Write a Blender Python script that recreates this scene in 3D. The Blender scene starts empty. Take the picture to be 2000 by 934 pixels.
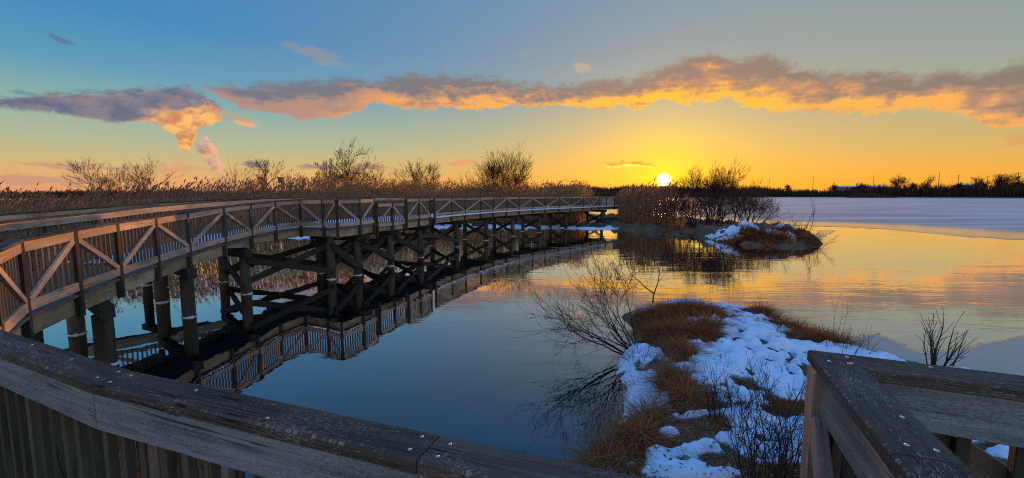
import bpy, math, random
import numpy as np

C = bpy.context.scene.collection
R = math.radians
rng = np.random.default_rng(7)

# ------------------------------------------------------------------ camera maths (photo 2000 x 934)
F, HOR, CAMZ = 850.0, 381.0, 3.1
PITCH = math.atan((467 - HOR) / F)
CP, SP = math.cos(PITCH), math.sin(PITCH)

def ray(px, py):
    u = -(py - 467) / F
    return np.array([(px - 1000) / F, u * SP + CP, u * CP - SP])

def P(px, py, z=0.0):
    """point of the plane at height z seen at a pixel"""
    d = ray(px, py); t = (z - CAMZ) / d[2]
    return np.array([d[0] * t, d[1] * t, z])

def A(px, Y, z):
    """point at forward distance Y and height z seen in pixel column px"""
    t = Y * CP - (z - CAMZ) * SP
    return np.array([(px - 1000) / F * t, Y, z])

def AY(px, py, Y):
    d = ray(px, py); t = Y / d[1]
    return np.array([d[0] * t, Y, CAMZ + d[2] * t])

def azel(px, py):
    d = ray(px, py); d = d / np.linalg.norm(d)
    return math.degrees(math.atan2(d[0], d[1])), math.degrees(math.asin(d[2]))

# ------------------------------------------------------------------ mesh helpers
def nrm(v):
    v = np.asarray(v, float); n = np.linalg.norm(v)
    return v / n if n > 1e-12 else v

class MB:
    def __init__(s):
        s.v = []; s.f = []; s.uv = []
    def add(s, verts, faces, uvs):
        o = len(s.v)
        s.v.extend([tuple(map(float, p)) for p in verts])
        for f, u in zip(faces, uvs):
            s.f.append([i + o for i in f]); s.uv.extend(u)
    def board(s, p0, p1, wv, w, h, ch=0.0):
        """squared timber p0 -> p1; w along wv, h along the other axis; UV u runs along the grain in metres"""
        p0 = np.asarray(p0, float); p1 = np.asarray(p1, float)
        d = nrm(p1 - p0); L = np.linalg.norm(p1 - p0)
        a = np.asarray(wv, float); a = nrm(a - d * a.dot(d)); b = np.cross(d, a)
        if ch > 0:
            c = ch
            sec = [(-w/2 + c, -h/2), (w/2 - c, -h/2), (w/2, -h/2 + c), (w/2, h/2 - c),
                   (w/2 - c, h/2), (-w/2 + c, h/2), (-w/2, h/2 - c), (-w/2, -h/2 + c)]
        else:
            sec = [(-w/2, -h/2), (w/2, -h/2), (w/2, h/2), (-w/2, h/2)]
        n = len(sec)
        V = [p0 + a * x + b * y for x, y in sec] + [p1 + a * x + b * y for x, y in sec]
        per = [0.0]
        for i in range(n):
            q0, q1 = sec[i], sec[(i + 1) % n]
            per.append(per[-1] + math.hypot(q1[0] - q0[0], q1[1] - q0[1]))
        ou, ov = random.random() * 40, random.random() * 40
        Fs, U = [], []
        for i in range(n):
            j = (i + 1) % n
            Fs.append((i, j, n + j, n + i))
            U.append([(ou, ov + per[i]), (ou, ov + per[i+1]), (ou + L, ov + per[i+1]), (ou + L, ov + per[i])])
        Fs.append(tuple(reversed(range(n)))); U.append([(ou + x * .3, ov + y) for x, y in reversed(sec)])
        Fs.append(tuple(range(n, 2 * n))); U.append([(ou + x * .3, ov + y) for x, y in sec])
        s.add(V, Fs, U)
    def prism(s, poly, z0, z1, dirv=None):
        """plan polygon extruded from z0 to z1 (lists of heights per corner allowed)"""
        n = len(poly)
        z0 = [z0] * n if np.isscalar(z0) else z0; z1 = [z1] * n if np.isscalar(z1) else z1
        V = [(p[0], p[1], z) for p, z in zip(poly, z0)] + [(p[0], p[1], z) for p, z in zip(poly, z1)]
        d = np.array(dirv if dirv is not None else (1, 0), float)[:2]; d = d / np.linalg.norm(d); e = np.array([-d[1], d[0]])
        ou, ov = random.random() * 40, random.random() * 40
        uvp = [(ou + float(np.dot(p[:2], d)), ov + float(np.dot(p[:2], e))) for p in poly]
        area = sum(poly[i][0] * poly[(i+1) % n][1] - poly[(i+1) % n][0] * poly[i][1] for i in range(n))
        ccw = area > 0
        top = list(range(n, 2 * n)); bot = list(reversed(range(n)))
        if not ccw: top, bot = top[::-1], bot[::-1]
        Fs = [top, bot]; U = [[uvp[i - n] for i in top], [uvp[i] for i in bot]]
        for i in range(n):
            j = (i + 1) % n
            f = (i, j, n + j, n + i) if ccw else (j, i, n + i, n + j)
            hh = abs(z1[i] - z0[i])
            u0, u1 = uvp[f[0] % n], uvp[f[1] % n]
            Fs.append(f); U.append([(u0[0], u0[1]), (u1[0], u1[1]), (u1[0], u1[1] + hh), (u0[0], u0[1] + hh)])
        s.add(V, Fs, U)
    def tube(s, path, rad, n=6, cap=True):
        path = [np.asarray(p, float) for p in path]
        V = []; Fs = []; U = []
        k = len(path); up = None
        L = 0
        for i, p in enumerate(path):
            d = nrm(path[min(i + 1, k - 1)] - path[max(i - 1, 0)])
            if up is None:
                up = np.array([0, 0, 1.0]) if abs(d[2]) < .9 else np.array([1.0, 0, 0])
            a = nrm(up - d * up.dot(d)); b = np.cross(d, a); up = a
            for j in range(n):
                t = 2 * math.pi * j / n
                V.append(p + (a * math.cos(t) + b * math.sin(t)) * rad[i])
        ou = random.random() * 10
        for i in range(k - 1):
            l1 = L + np.linalg.norm(path[i + 1] - path[i])
            for j in range(n):
                jj = (j + 1) % n
                Fs.append((i * n + j, i * n + jj, (i + 1) * n + jj, (i + 1) * n + j))
                w0, w1 = j / n * 6.28 * rad[i], (j + 1) / n * 6.28 * rad[i]
                U.append([(ou + L, w0), (ou + L, w1), (ou + l1, w1), (ou + l1, w0)])
            L = l1
        if cap:
            Fs.append(tuple(reversed(range(n)))); U.append([(0, 0)] * n)
            Fs.append(tuple(range((k - 1) * n, k * n))); U.append([(0, 0)] * n)
        s.add(V, Fs, U)
    def build(s, name, m, parent=None, smooth=False):
        me = bpy.data.meshes.new(name)
        me.from_pydata(s.v, [], s.f)
        uvl = me.uv_layers.new(name='UVMap')
        uvl.data.foreach_set('uv', np.array(s.uv, np.float32).ravel())
        me.materials.append(m)
        if smooth: me.polygons.foreach_set('use_smooth', [True] * len(me.polygons))
        me.update()
        o = bpy.data.objects.new(name, me); C.objects.link(o)
        if parent is not None: o.parent = parent
        return o

def quads_obj(name, V, m, tint=None, mats=None, mi=None, parent=None, smooth=False):
    """V: (n,4,3) loose quads in one object; tint: (n,) per-quad value"""
    n = len(V)
    me = bpy.data.meshes.new(name)
    me.vertices.add(n * 4); me.vertices.foreach_set('co', np.ascontiguousarray(V, np.float32).ravel())
    me.loops.add(n * 4); me.loops.foreach_set('vertex_index', np.arange(n * 4, dtype=np.int32))
    me.polygons.add(n); me.polygons.foreach_set('loop_start', np.arange(0, n * 4, 4, dtype=np.int32))
    for q in (mats or [m]): me.materials.append(q)
    if mi is not None: me.polygons.foreach_set('material_index', np.asarray(mi, np.int32))
    if tint is not None:
        at = me.attributes.new('tint', 'FLOAT', 'POINT'); at.data.foreach_set('value', np.repeat(np.asarray(tint, np.float32), 4))
    me.update(calc_edges=True); me.validate()
    o = bpy.data.objects.new(name, me); C.objects.link(o)
    if parent is not None: o.parent = parent
    return o

def tag(o, label=None, cat=None, group=None, kind=None):
    if label: o['label'] = label
    if cat: o['category'] = cat
    if group: o['group'] = group
    if kind: o['kind'] = kind
    return o

def empty(name, loc=(0, 0, 0), parent=None):
    o = bpy.data.objects.new(name, None); C.objects.link(o)
    o.location = tuple(map(float, loc)); o.empty_display_size = .2
    if parent is not None: o.parent = parent
    return o

def reloc(root):
    """children were built in world coordinates: keep them where they are under a moved root"""
    for ch in root.children:
        ch.matrix_parent_inverse = root.matrix_basis.inverted()

# ------------------------------------------------------------------ node helpers
def s2l(c):
    return tuple(((x / 255) / 12.92 if x / 255 <= .04045 else ((x / 255 + .055) / 1.055) ** 2.4) for x in c)

class NT:
    def __init__(s, tree): s.t = tree; s.n = tree.nodes; s.l = tree.links
    def node(s, typ, **kw):
        n = s.n.new(typ)
        for k, v in kw.items(): setattr(n, k, v)
        return n
    def put(s, sock, val):
        if isinstance(val, X): val = val.s
        if isinstance(val, bpy.types.NodeSocket): s.l.new(val, sock)
        elif val is not None: sock.default_value = val
    def math(s, op, a, b=None, c=None, clamp=False):
        n = s.node('ShaderNodeMath', operation=op, use_clamp=clamp)
        for i, q in enumerate((a, b, c)):
            if q is not None: s.put(n.inputs[i], q)
        return X(s, n.outputs[0])
    def ss(s, a, b, x):
        n = s.node('ShaderNodeMapRange', interpolation_type='SMOOTHSTEP')
        s.put(n.inputs[0], x); s.put(n.inputs[1], a); s.put(n.inputs[2], b); n.inputs[3].default_value = 0; n.inputs[4].default_value = 1
        if not isinstance(a, X) and not isinstance(b, X) and a > b:      # falling step
            n.inputs[1].default_value = b; n.inputs[2].default_value = a; n.inputs[3].default_value = 1; n.inputs[4].default_value = 0
        return X(s, n.outputs[0])
    def noise(s, vec, scale, detail=3, rough=.5, dist=0.0, color=False):
        n = s.node('ShaderNodeTexNoise', noise_dimensions='3D')
        if vec is not None: s.put(n.inputs['Vector'], vec)
        n.inputs['Scale'].default_value = scale; n.inputs['Detail'].default_value = detail
        n.inputs['Roughness'].default_value = rough; n.inputs['Distortion'].default_value = dist
        return X(s, n.outputs[1 if color else 0])
    def mapping(s, vec, scale=(1, 1, 1), loc=(0, 0, 0), rot=(0, 0, 0)):
        n = s.node('ShaderNodeMapping'); s.put(n.inputs[0], vec)
        n.inputs['Scale'].default_value = scale; n.inputs['Location'].default_value = loc; n.inputs['Rotation'].default_value = rot
        return X(s, n.outputs[0])
    def mix(s, f, a, b, mode='MIX'):
        n = s.node('ShaderNodeMix', data_type='RGBA', blend_type=mode)
        s.put(n.inputs[0], f)
        for i, q in ((6, a), (7, b)):
            if isinstance(q, tuple) and len(q) == 3: q = q + (1,)
            s.put(n.inputs[i], q)
        return X(s, n.outputs[2])
    def ramp(s, x, stops, interp='LINEAR'):
        n = s.node('ShaderNodeValToRGB'); s.put(n.inputs[0], x)
        cr = n.color_ramp; cr.interpolation = interp
        while len(cr.elements) < len(stops): cr.elements.new(1.0)
        for e, (p, c) in zip(cr.elements, stops):
            e.position = p; e.color = tuple(c) + (1,)
        return X(s, n.outputs[0])
    def curve(s, x, pts):
        n = s.node('ShaderNodeFloatCurve'); n.inputs[0].default_value = 1.0; s.put(n.inputs[1], x)
        cm = n.mapping; c = cm.curves[0]
        while len(c.points) < len(pts): c.points.new(.5, .5)
        for q, (a, b) in zip(c.points, pts):
            q.location = (a, b); q.handle_type = 'VECTOR'
        cm.update()
        return X(s, n.outputs[0])

class X:
    def __init__(s, nt, sock): s.nt = nt; s.s = sock
    def __add__(a, b): return a.nt.math('ADD', a, b)
    __radd__ = __add__
    def __mul__(a, b): return a.nt.math('MULTIPLY', a, b)
    __rmul__ = __mul__
    def __sub__(a, b): return a.nt.math('SUBTRACT', a, b)
    def __rsub__(a, b): return a.nt.math('SUBTRACT', b, a)
    def __truediv__(a, b): return a.nt.math('DIVIDE', a, b)
    def clamp(a): return a.nt.math('ADD', a, 0.0, clamp=True)
    def max(a, b): return a.nt.math('MAXIMUM', a, b)
    def min(a, b): return a.nt.math('MINIMUM', a, b)

def new_mat(name):
    m = bpy.data.materials.new(name); m.use_nodes = True
    nt = NT(m.node_tree); nt.n.clear()
    out = nt.node('ShaderNodeOutputMaterial')
    return m, nt, out

def principled(nt, out, col, rough=.8, spec=.3, bump=None, bstr=.3, bdist=.01, **kw):
    b = nt.node('ShaderNodeBsdfPrincipled')
    nt.put(b.inputs['Base Color'], col + (1,) if isinstance(col, tuple) else col)
    nt.put(b.inputs['Roughness'], rough); nt.put(b.inputs['Specular IOR Level'], spec)
    for k, v in kw.items(): nt.put(b.inputs[k], v)
    if bump is not None:
        bn = nt.node('ShaderNodeBump'); bn.inputs['Strength'].default_value = bstr; bn.inputs['Distance'].default_value = bdist
        nt.put(bn.inputs['Height'], bump); nt.l.new(bn.outputs[0], b.inputs['Normal'])
    nt.l.new(b.outputs[0], out.inputs[0])
    return b

def tc(nt, what='Object'):
    n = nt.node('ShaderNodeTexCoord'); return X(nt, n.outputs[what])

def uvm(nt):
    n = nt.node('ShaderNodeUVMap'); n.uv_map = 'UVMap'; return X(nt, n.outputs[0])

def wood(name, c1, c2, c3, flake=None, green=0.0, bstr=.5, flake_amt=.5, rough=.85, spec=.2):
    """weathered timber: grain runs along UV u; flake = pale lifted fibres; green = algae"""
    m, nt, out = new_mat(name)
    uv = uvm(nt)
    g = nt.noise(nt.mapping(uv, (1.6, 38, 1)), 1.0, 5, .62, .4)
    g2 = nt.noise(nt.mapping(uv, (5, 140, 1)), 1.0, 3, .6)
    big = nt.noise(nt.mapping(uv, (.9, 5, 1)), 1.0, 3, .55)
    col = nt.ramp(g, [(.25, c1), (.5, c2), (.78, c3)])
    col = nt.mix(nt.ss(.35, .7, big) * .55, col, c1)
    col = nt.mix(nt.ss(.62, .5, g2) * .35, tuple(x * .45 for x in c1), col) if False else col
    col = nt.mix(nt.ss(.58, .7, g2) * .5, col, tuple(x * .4 for x in c1))
    if green > 0:
        gn = nt.noise(tc(nt), 3.0, 4, .6)
        col = nt.mix(nt.ss(.42, .68, gn) * green, col, (.045, .06, .022))
    cn = nt.noise(nt.mapping(uv, (.7, 34, 1)), 1.0, 2, .5, .25); cm_ = nt.ss(.48, .62, nt.noise(nt.mapping(uv, (1.3, 6, 1), (4, 4, 0)), 1.0, 2, .5))
    ck = nt.ss(.022, .006, nt.math('ABSOLUTE', cn - .5)) * cm_
    col = nt.mix(ck * .85, col, (.012, .010, .009))
    oi = nt.node('ShaderNodeObjectInfo'); vr = X(nt, oi.outputs['Random']) * .5 + .75
    col = nt.mix(1.0, col, vr, 'MULTIPLY')
    h = g + g2 * .5 - ck * 1.2
    if flake is not None:
        f1 = nt.noise(nt.mapping(uv, (60, 240, 1)), 1.0, 5, .72, .8)
        f2 = nt.noise(nt.mapping(uv, (2.5, 9, 1)), 1.0, 3, .6)
        fm = nt.ss(.50, .64, f1 + (f2 - .5) * .5) * flake_amt * (1.0 - ck)
        col = nt.mix(fm, col, flake); h = h + fm * .8
    principled(nt, out, col, rough, spec, h, bstr, .006)
    return m

M = {}
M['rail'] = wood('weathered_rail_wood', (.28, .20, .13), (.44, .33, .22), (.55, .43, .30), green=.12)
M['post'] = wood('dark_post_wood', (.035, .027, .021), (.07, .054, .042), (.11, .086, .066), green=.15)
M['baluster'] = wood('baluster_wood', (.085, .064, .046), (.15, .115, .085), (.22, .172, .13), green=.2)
M['cap'] = wood('grey_cap_wood', (.036, .035, .029), (.072, .070, .058), (.12, .116, .096), flake=(.30, .285, .25), flake_amt=.6, bstr=.8, rough=1.0, spec=.0)
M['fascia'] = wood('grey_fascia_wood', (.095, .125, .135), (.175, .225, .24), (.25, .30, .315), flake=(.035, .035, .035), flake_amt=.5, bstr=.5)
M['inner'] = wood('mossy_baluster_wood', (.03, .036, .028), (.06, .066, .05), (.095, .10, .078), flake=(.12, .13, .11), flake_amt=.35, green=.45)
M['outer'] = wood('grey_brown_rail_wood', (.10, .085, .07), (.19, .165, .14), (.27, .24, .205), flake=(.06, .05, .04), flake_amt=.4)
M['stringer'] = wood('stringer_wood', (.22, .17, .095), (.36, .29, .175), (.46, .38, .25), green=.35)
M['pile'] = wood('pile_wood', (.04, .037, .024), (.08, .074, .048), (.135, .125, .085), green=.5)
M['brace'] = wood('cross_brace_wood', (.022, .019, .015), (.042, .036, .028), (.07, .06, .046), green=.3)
M['deck'] = wood('deck_wood', (.09, .08, .07), (.16, .145, .13), (.22, .2, .18))

def simple(name, col, rough=.8, spec=.3, nscale=None, var=.35, metallic=0.0, bstr=.3, bdist=.02):
    m, nt, out = new_mat(name)
    c = col; b = None
    if nscale:
        n = nt.noise(tc(nt), nscale, 5, .6)
        c = nt.mix(nt.ss(.3, .7, n), tuple(x * (1 - var) for x in col), tuple(min(1, x * (1 + var)) for x in col)); b = n
    principled(nt, out, c, rough, spec, b, bstr, bdist, Metallic=metallic)
    return m
M['bark'] = simple('bark', (.06, .032, .022), .9, .15, 12)
M['bark_far'] = simple('far_bark', (.032, .021, .015), .9, .1, 1.0)
M['willow'] = simple('wet_bark', (.016, .011, .009), .7, .3, 20)
M['twig'] = simple('twig_bark', (.045, .03, .022), .85, .2, 30)
M['screw'] = simple('galvanised_screw', (.42, .42, .40), .55, .4, None, metallic=.6)
M['rock'] = simple('river_stone', (.19, .165, .135), .85, .3, 9, .45, bstr=.5)
M['pole'] = simple('pole_wood', (.06, .045, .035), .9, .1, 2)
M['house_wall'] = simple('house_siding', (.26, .24, .23), .8, .2, .3, .15)
M['roof_snow'] = simple('roof_snow', (.72, .74, .78), .9, .1, .4, .06)
M['dark_window'] = simple('window_glass', (.03, .03, .035), .15, .6)
M['box'] = simple('nest_box_wood', (.12, .1, .09), .9, .2, 6)

def leaf_mat(name, dark, light, trans=.45):
    """dry blades: diffuse with light passing through, tint attribute picks the shade"""
    m, nt, out = new_mat(name)
    at = nt.node('ShaderNodeAttribute', attribute_name='tint')
    n = nt.noise(tc(nt), 2.0, 3, .6)
    col = nt.mix((X(nt, at.outputs['Fac']) * .7 + n * .3).clamp(), dark, light)
    d = nt.node('ShaderNodeBsdfDiffuse'); t = nt.node('ShaderNodeBsdfTranslucent')
    nt.put(d.inputs[0], col); nt.put(t.inputs[0], col)
    mx = nt.node('ShaderNodeMixShader'); mx.inputs[0].default_value = trans
    nt.l.new(d.outputs[0], mx.inputs[1]); nt.l.new(t.outputs[0], mx.inputs[2]); nt.l.new(mx.outputs[0], out.inputs[0])
    return m
M['reed'] = leaf_mat('dry_reed', (.19, .105, .05), (.52, .33, .17), .4)
M['reed_head'] = leaf_mat('reed_plume', (.24, .13, .07), (.52, .31, .16), .6)
M['grass'] = leaf_mat('dead_grass', (.19, .05, .018), (.58, .225, .078), .3)
M['tree_line'] = leaf_mat('winter_wood', (.04, .028, .02), (.085, .06, .042), .1)

def snow_mat():
    m, nt, out = new_mat('snow')
    o = tc(nt)
    n = nt.noise(o, 9, 4, .55); n2 = nt.noise(o, 60, 3, .6)
    at = nt.node('ShaderNodeAttribute', attribute_name='tint'); thick = X(nt, at.outputs['Fac'])
    sp = nt.noise(o, 38, 4, .7)
    # thin melting margins let the litter below through
    thin = nt.ss(.22, .02, thick + (sp - .5) * .55 + (n - .5) * .35) * nt.math('GREATER_THAN', thick, .0001)
    col = nt.mix(thin * .9, (.60, .67, .77), (.085, .06, .038))
    col = nt.mix(nt.ss(.66, .72, sp) * .75, col, (.12, .08, .05))
    principled(nt, out, col, .75, .25, n + n2 * .25, .35, .03)
    return m
M['snow'] = snow_mat()

def ice_collar_mat():
    m, nt, out = new_mat('ice_collar')
    principled(nt, out, (.50, .55, .60), .4, .5, nt.noise(tc(nt), 30, 3), .5, .01)
    return m
M['ice_collar'] = ice_collar_mat()

def water_mat():
    m, nt, out = new_mat('lake_water')
    o = tc(nt)
    # long low swell lines plus fine wind ripples; stronger on the open right, nearly calm by the boardwalk
    sep = nt.node('ShaderNodeSeparateXYZ'); nt.put(sep.inputs[0], o)
    x, y = X(nt, sep.outputs[0]), X(nt, sep.outputs[1])
    warp = nt.noise(nt.mapping(o, (.25, .25, 1)), 1.0, 2, .5, color=True)
    vm = nt.node('ShaderNodeVectorMath', operation='MULTIPLY_ADD'); nt.put(vm.inputs[0], warp); vm.inputs[1].default_value = (.8, .8, 0); nt.put(vm.inputs[2], o)
    w1 = nt.noise(nt.mapping(X(nt, vm.outputs[0]), (.75, 3.0, 1), rot=(0, 0, R(-14))), 1.0, 3, .5)
    w2 = nt.noise(nt.mapping(o, (3.2, 7.5, 1), rot=(0, 0, R(8))), 1.0, 2, .5)
    gust = nt.noise(nt.mapping(o, (.10, .16, 1)), 1.0, 2, .5)
    open_ = nt.ss(-6.0, 10.0, x + (gust - .5) * 14)
    patch = nt.ss(.44, .62, nt.noise(nt.mapping(o, (.16, .55, 1), rot=(0, 0, R(-10))), 1.0, 3, .55, .3))
    amp = (open_ * .72 + .28) * (patch * .7 + .3)
    h = (w1 * 1.0 + w2 * .22) * amp
    bn = nt.node('ShaderNodeBump'); bn.inputs['Strength'].default_value = 1.0; bn.inputs['Distance'].default_value = .0075
    nt.put(bn.inputs['Height'], h)
    g = nt.node('ShaderNodeBsdfGlossy'); g.inputs['Roughness'].default_value = .0; g.inputs[0].default_value = (.98, .98, 1, 1)
    d = nt.node('ShaderNodeBsdfDiffuse'); d.inputs[0].default_value = (.002, .0032, .0045, 1)
    lw = nt.node('ShaderNodeLayerWeight'); lw.inputs[0].default_value = .5
    for q in (g, lw): nt.l.new(bn.outputs[0], q.inputs['Normal'])
    c = nt.math('SUBTRACT', 1.0, X(nt, lw.outputs['Facing']))
    fr = nt.math('EXPONENT', nt.math('POWER', c / .36, 2.0) * -1.0) * .96 + .04
    mx = nt.node('ShaderNodeMixShader'); nt.put(mx.inputs[0], fr)
    nt.l.new(d.outputs[0], mx.inputs[1]); nt.l.new(g.outputs[0], mx.inputs[2]); nt.l.new(mx.outputs[0], out.inputs[0])
    return m
M['water'] = water_mat()

def vo_w(nt, o):
    w = nt.noise(nt.mapping(o, (.12, .12, 1)), 1.0, 3, .5, color=True)
    v = nt.node('ShaderNodeVectorMath', operation='MULTIPLY_ADD'); nt.put(v.inputs[0], w); v.inputs[1].default_value = (6, 6, 0); nt.put(v.inputs[2], o)
    return v.outputs[0]
def ice_mat():
    m, nt, out = new_mat('lake_ice')
    o = tc(nt)
    streak = nt.noise(nt.mapping(o, (.035, .22, 1), rot=(0, 0, R(-6))), 1.0, 5, .6, .3)
    sep = nt.node('ShaderNodeSeparateXYZ'); nt.put(sep.inputs[0], o)
    y = X(nt, sep.outputs[1])
    # thin wet rim by the open water: a distance band measured on the ice itself (rim attribute: metres from the edge)
    at = nt.node('ShaderNodeAttribute', attribute_name='tint'); rim = X(nt, at.outputs['Fac'])
    wet = nt.ss(15, 5, rim + (streak - .5) * 7)
    band = nt.ss(.5, 1.0, nt.noise(nt.mapping(o, (.012, .11, 1)), 1.0, 3, .5, .2) + .16) * nt.ss(70, 8, rim)
    col = nt.mix(nt.ss(.36, .62, streak), (.19, .215, .225), (.47, .49, .475))
    vo = nt.node('ShaderNodeTexVoronoi', feature='DISTANCE_TO_EDGE'); vo.inputs['Scale'].default_value = 1.0
    nt.put(vo.inputs['Vector'], nt.mapping(X(nt, vo_w(nt, o)), (.045, .11, 1)))
    crack = nt.ss(.02, .0, X(nt, vo.outputs['Distance']))
    col = nt.mix(crack * .45, col, (.16, .18, .22))
    col = nt.mix(wet * .75, col, (.20, .22, .24))
    col = nt.mix(band * .85, col, (.13, .155, .19))
    rough = nt.math('SUBTRACT', .55, wet * .42)
    principled(nt, out, col, rough, .5, streak, .2, .05)
    return m
M['ice'] = ice_mat()

def ground_mat(name, c1, c2, c3, pebble=True):
    m, nt, out = new_mat(name)
    o = tc(nt)
    n = nt.noise(o, 2.2, 6, .65); f = nt.noise(o, 26, 5, .7)
    col = nt.ramp(n * .5 + f * .5, [(.32, c1), (.5, c2), (.68, c3)])
    h = f
    if pebble:
        v = nt.node('ShaderNodeTexVoronoi'); v.inputs['Scale'].default_value = 34; nt.put(v.inputs['Vector'], o)
        vs = nt.node('ShaderNodeSeparateColor'); nt.l.new(v.outputs['Color'], vs.inputs[0])
        pm = nt.ss(.55, .8, X(nt, vs.outputs[0])) * nt.ss(.42, .2, X(nt, v.outputs['Distance']))
        col = nt.mix(pm * .8, col, nt.mix(X(nt, vs.outputs[1]), (.10, .085, .06), (.27, .24, .2)))
        h = f * .6 + pm
    principled(nt, out, col, .95, .15, h, .8, .03)
    return m
M['dirt'] = ground_mat('gravelly_earth', (.05, .032, .018), (.125, .085, .05), (.23, .165, .10))
M['marsh'] = ground_mat('marsh_earth', (.035, .026, .016), (.075, .055, .034), (.13, .095, .06), False)

# ------------------------------------------------------------------ world
SUN_AZ, SUN_EL = azel(1297, 352)
LAMP_EL = 3.0
def build_world():
    w = bpy.data.worlds.new('World'); bpy.context.scene.world = w; w.use_nodes = True
    nt = NT(w.node_tree); nt.n.clear()
    out = nt.node('ShaderNodeOutputWorld')
    g = tc(nt, 'Generated')
    sep = nt.node('ShaderNodeSeparateXYZ'); nt.put(sep.inputs[0], g)
    dx, dy, dz = (X(nt, q) for q in sep.outputs)
    az = nt.math('ARCTAN2', dx, dy) * (180 / math.pi)
    el = nt.math('ARCSINE', dz) * (180 / math.pi)
    e40 = (el / 40.0).clamp()
    k = lambda e, c: (e / 40.0, s2l(c))
    left = nt.ramp(e40, [k(0, (224, 150, 112)), k(1.5, (232, 170, 112)), k(3.2, (206, 182, 126)), k(5.5, (172, 182, 150)), k(8.5, (136, 174, 166)),
                         k(12, (88, 154, 184)), k(17, (58, 134, 188)), k(25, (58, 126, 182)), k(33, (72, 146, 214)), k(40, (92, 170, 255))])
    right = nt.ramp(e40, [k(0, (246, 160, 52)), k(1.5, (242, 168, 62)), k(3.2, (224, 172, 86)), k(5.5, (194, 174, 114)), k(8.5, (164, 170, 140)),
                          k(12, (140, 160, 155)), k(17, (132, 154, 160)), k(25, (122, 152, 166)), k(33, (84, 150, 220)), k(40, (92, 170, 255))])
    lr = nt.ss(-46, 44, az)
    back = nt.ss(70, 120, nt.math('ABSOLUTE', az))
    sky = nt.mix(lr, left, right)
    dusk = nt.ramp(e40, [k(0, (255, 204, 160)), k(6, (255, 216, 176)), k(14, (252, 220, 190)), k(28, (190, 196, 216)), k(40, (92, 170, 255))])
    sky = nt.mix(back, sky, dusk)
    # the sun's glow: angle from the sun, squeezed vertically
    sd = np.array([math.sin(R(SUN_AZ)) * math.cos(R(SUN_EL)), math.cos(R(SUN_AZ)) * math.cos(R(SUN_EL)), math.sin(R(SUN_EL))])
    dot = nt.node('ShaderNodeVectorMath', operation='DOT_PRODUCT'); nt.put(dot.inputs[0], g); dot.inputs[1].default_value = tuple(sd)
    ang = nt.math('ARCCOSINE', nt.math('MINIMUM', X(nt, dot.outputs['Value']), 1.0)) * (180 / math.pi)
    daz = az - SUN_AZ; de = el - SUN_EL
    rr = nt.math('SQRT', daz * daz * .22 + de * de)
    g1 = nt.math('EXPONENT', rr * -.15); g2 = nt.math('EXPONENT', ang * -.27)
    sky = nt.mix((g1 * .8).clamp(), sky, s2l((255, 176, 48)))
    sky = nt.mix((g2 * 1.15).clamp(), sky, s2l((255, 226, 40)))
    # clouds
    n_big = nt.noise(nt.mapping(g, (1, 1, 2.2)), 9, 5, .55)
    n_med = nt.noise(nt.mapping(g, (1, 1, 1.6), (3, 1, 5)), 24, 5, .6)
    n_fine = nt.noise(nt.mapping(g, (1, 1, 1.8), (7, 2, 1)), 60, 4, .6)
    n_str = nt.noise(nt.mapping(g, (1, 1, 7), (2, 9, 4)), 7, 5, .6)
    near = (nt.math('EXPONENT', ang * -.06) * 1.8).clamp()
    n_wisp = nt.noise(nt.mapping(g, (1, 1, 3.2), (5, 3, 8)), 30, 9, .68, .35)
    n_bil = nt.noise(nt.mapping(g, (1, 1, 1.3), (1, 6, 2)), 40, 7, .62, .6)
    VMAX = 22.0
    def band(top, bot, jig, soft_t, soft_b):
        T = [azel(*p) for p in top]; B = [azel(*p) for p in bot]
        u0 = min(T[0][0], B[0][0]); u1 = max(T[-1][0], B[-1][0])
        un = (az + (n_big - .5) * 2.2 + (n_bil - .5) * 1.0 - u0) / (u1 - u0)
        ct = nt.curve(un.clamp(), [((a - u0) / (u1 - u0), b / VMAX) for a, b in T]) * VMAX
        cb = nt.curve(un.clamp(), [((a - u0) / (u1 - u0), b / VMAX) for a, b in B]) * VMAX
        vj = el + (n_med - .5) * jig * 1.5 + (n_bil - .5) * jig * 1.5
        vt = vj + (n_big - .5) * jig * 2.0 + (n_wisp - .5) * jig * 2.6
        db = vj - cb; dt = ct - vt
        a = nt.ss(0, soft_b, db) * nt.ss(0, 1, dt / soft_t) * nt.ss(u0, u0 + .8, az) * nt.ss(u1, u1 - .8, az)
        return a, db, dt, (ct - cb)
    a1, db1, dt1, th1 = band(
        [(365,152),(420,156),(470,157),(540,146),(600,140),(660,142),(720,150),(780,134),(850,132),(900,136),(960,146),(1000,150),(1060,152),(1120,154),(1180,140),
         (1240,132),(1300,114),(1340,98),(1400,96),(1440,106),(1500,96),(1560,116),(1620,126),(1680,118),(1740,126),(1800,138),(1850,122),(1920,118),(1960,114),(2000,108),(2140,100)],
        [(365,156),(420,188),(470,216),(540,224),(590,238),(650,236),(700,222),(720,206),(760,211),(800,216),(880,212),(940,220),(980,216),(1000,206),(1060,211),(1120,213),(1180,211),
         (1240,216),(1290,201),(1340,206),(1380,205),(1420,196),(1450,213),(1520,223),(1560,216),(1620,223),(1680,227),(1740,226),(1790,219),(1850,223),(1900,233),(1940,251),(1990,256),(2140,300)],
        1.1, 1.5, .45)
    a2, db2, dt2, th2 = band(
        [(-120,188),(0,184),(50,180),(100,174),(150,174),(200,172),(250,168),(300,160),(350,158),(375,164),(400,180),(424,200),(438,222),(444,240)],
        [(-120,215),(0,214),(50,219),(100,223),(150,231),(200,241),(240,244),(290,241),(312,250),(330,264),(342,284),(350,300),(362,300),(372,288),(382,266),(400,254),(420,249),(434,242),(440,241)],
        .75, .8, .4)
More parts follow.
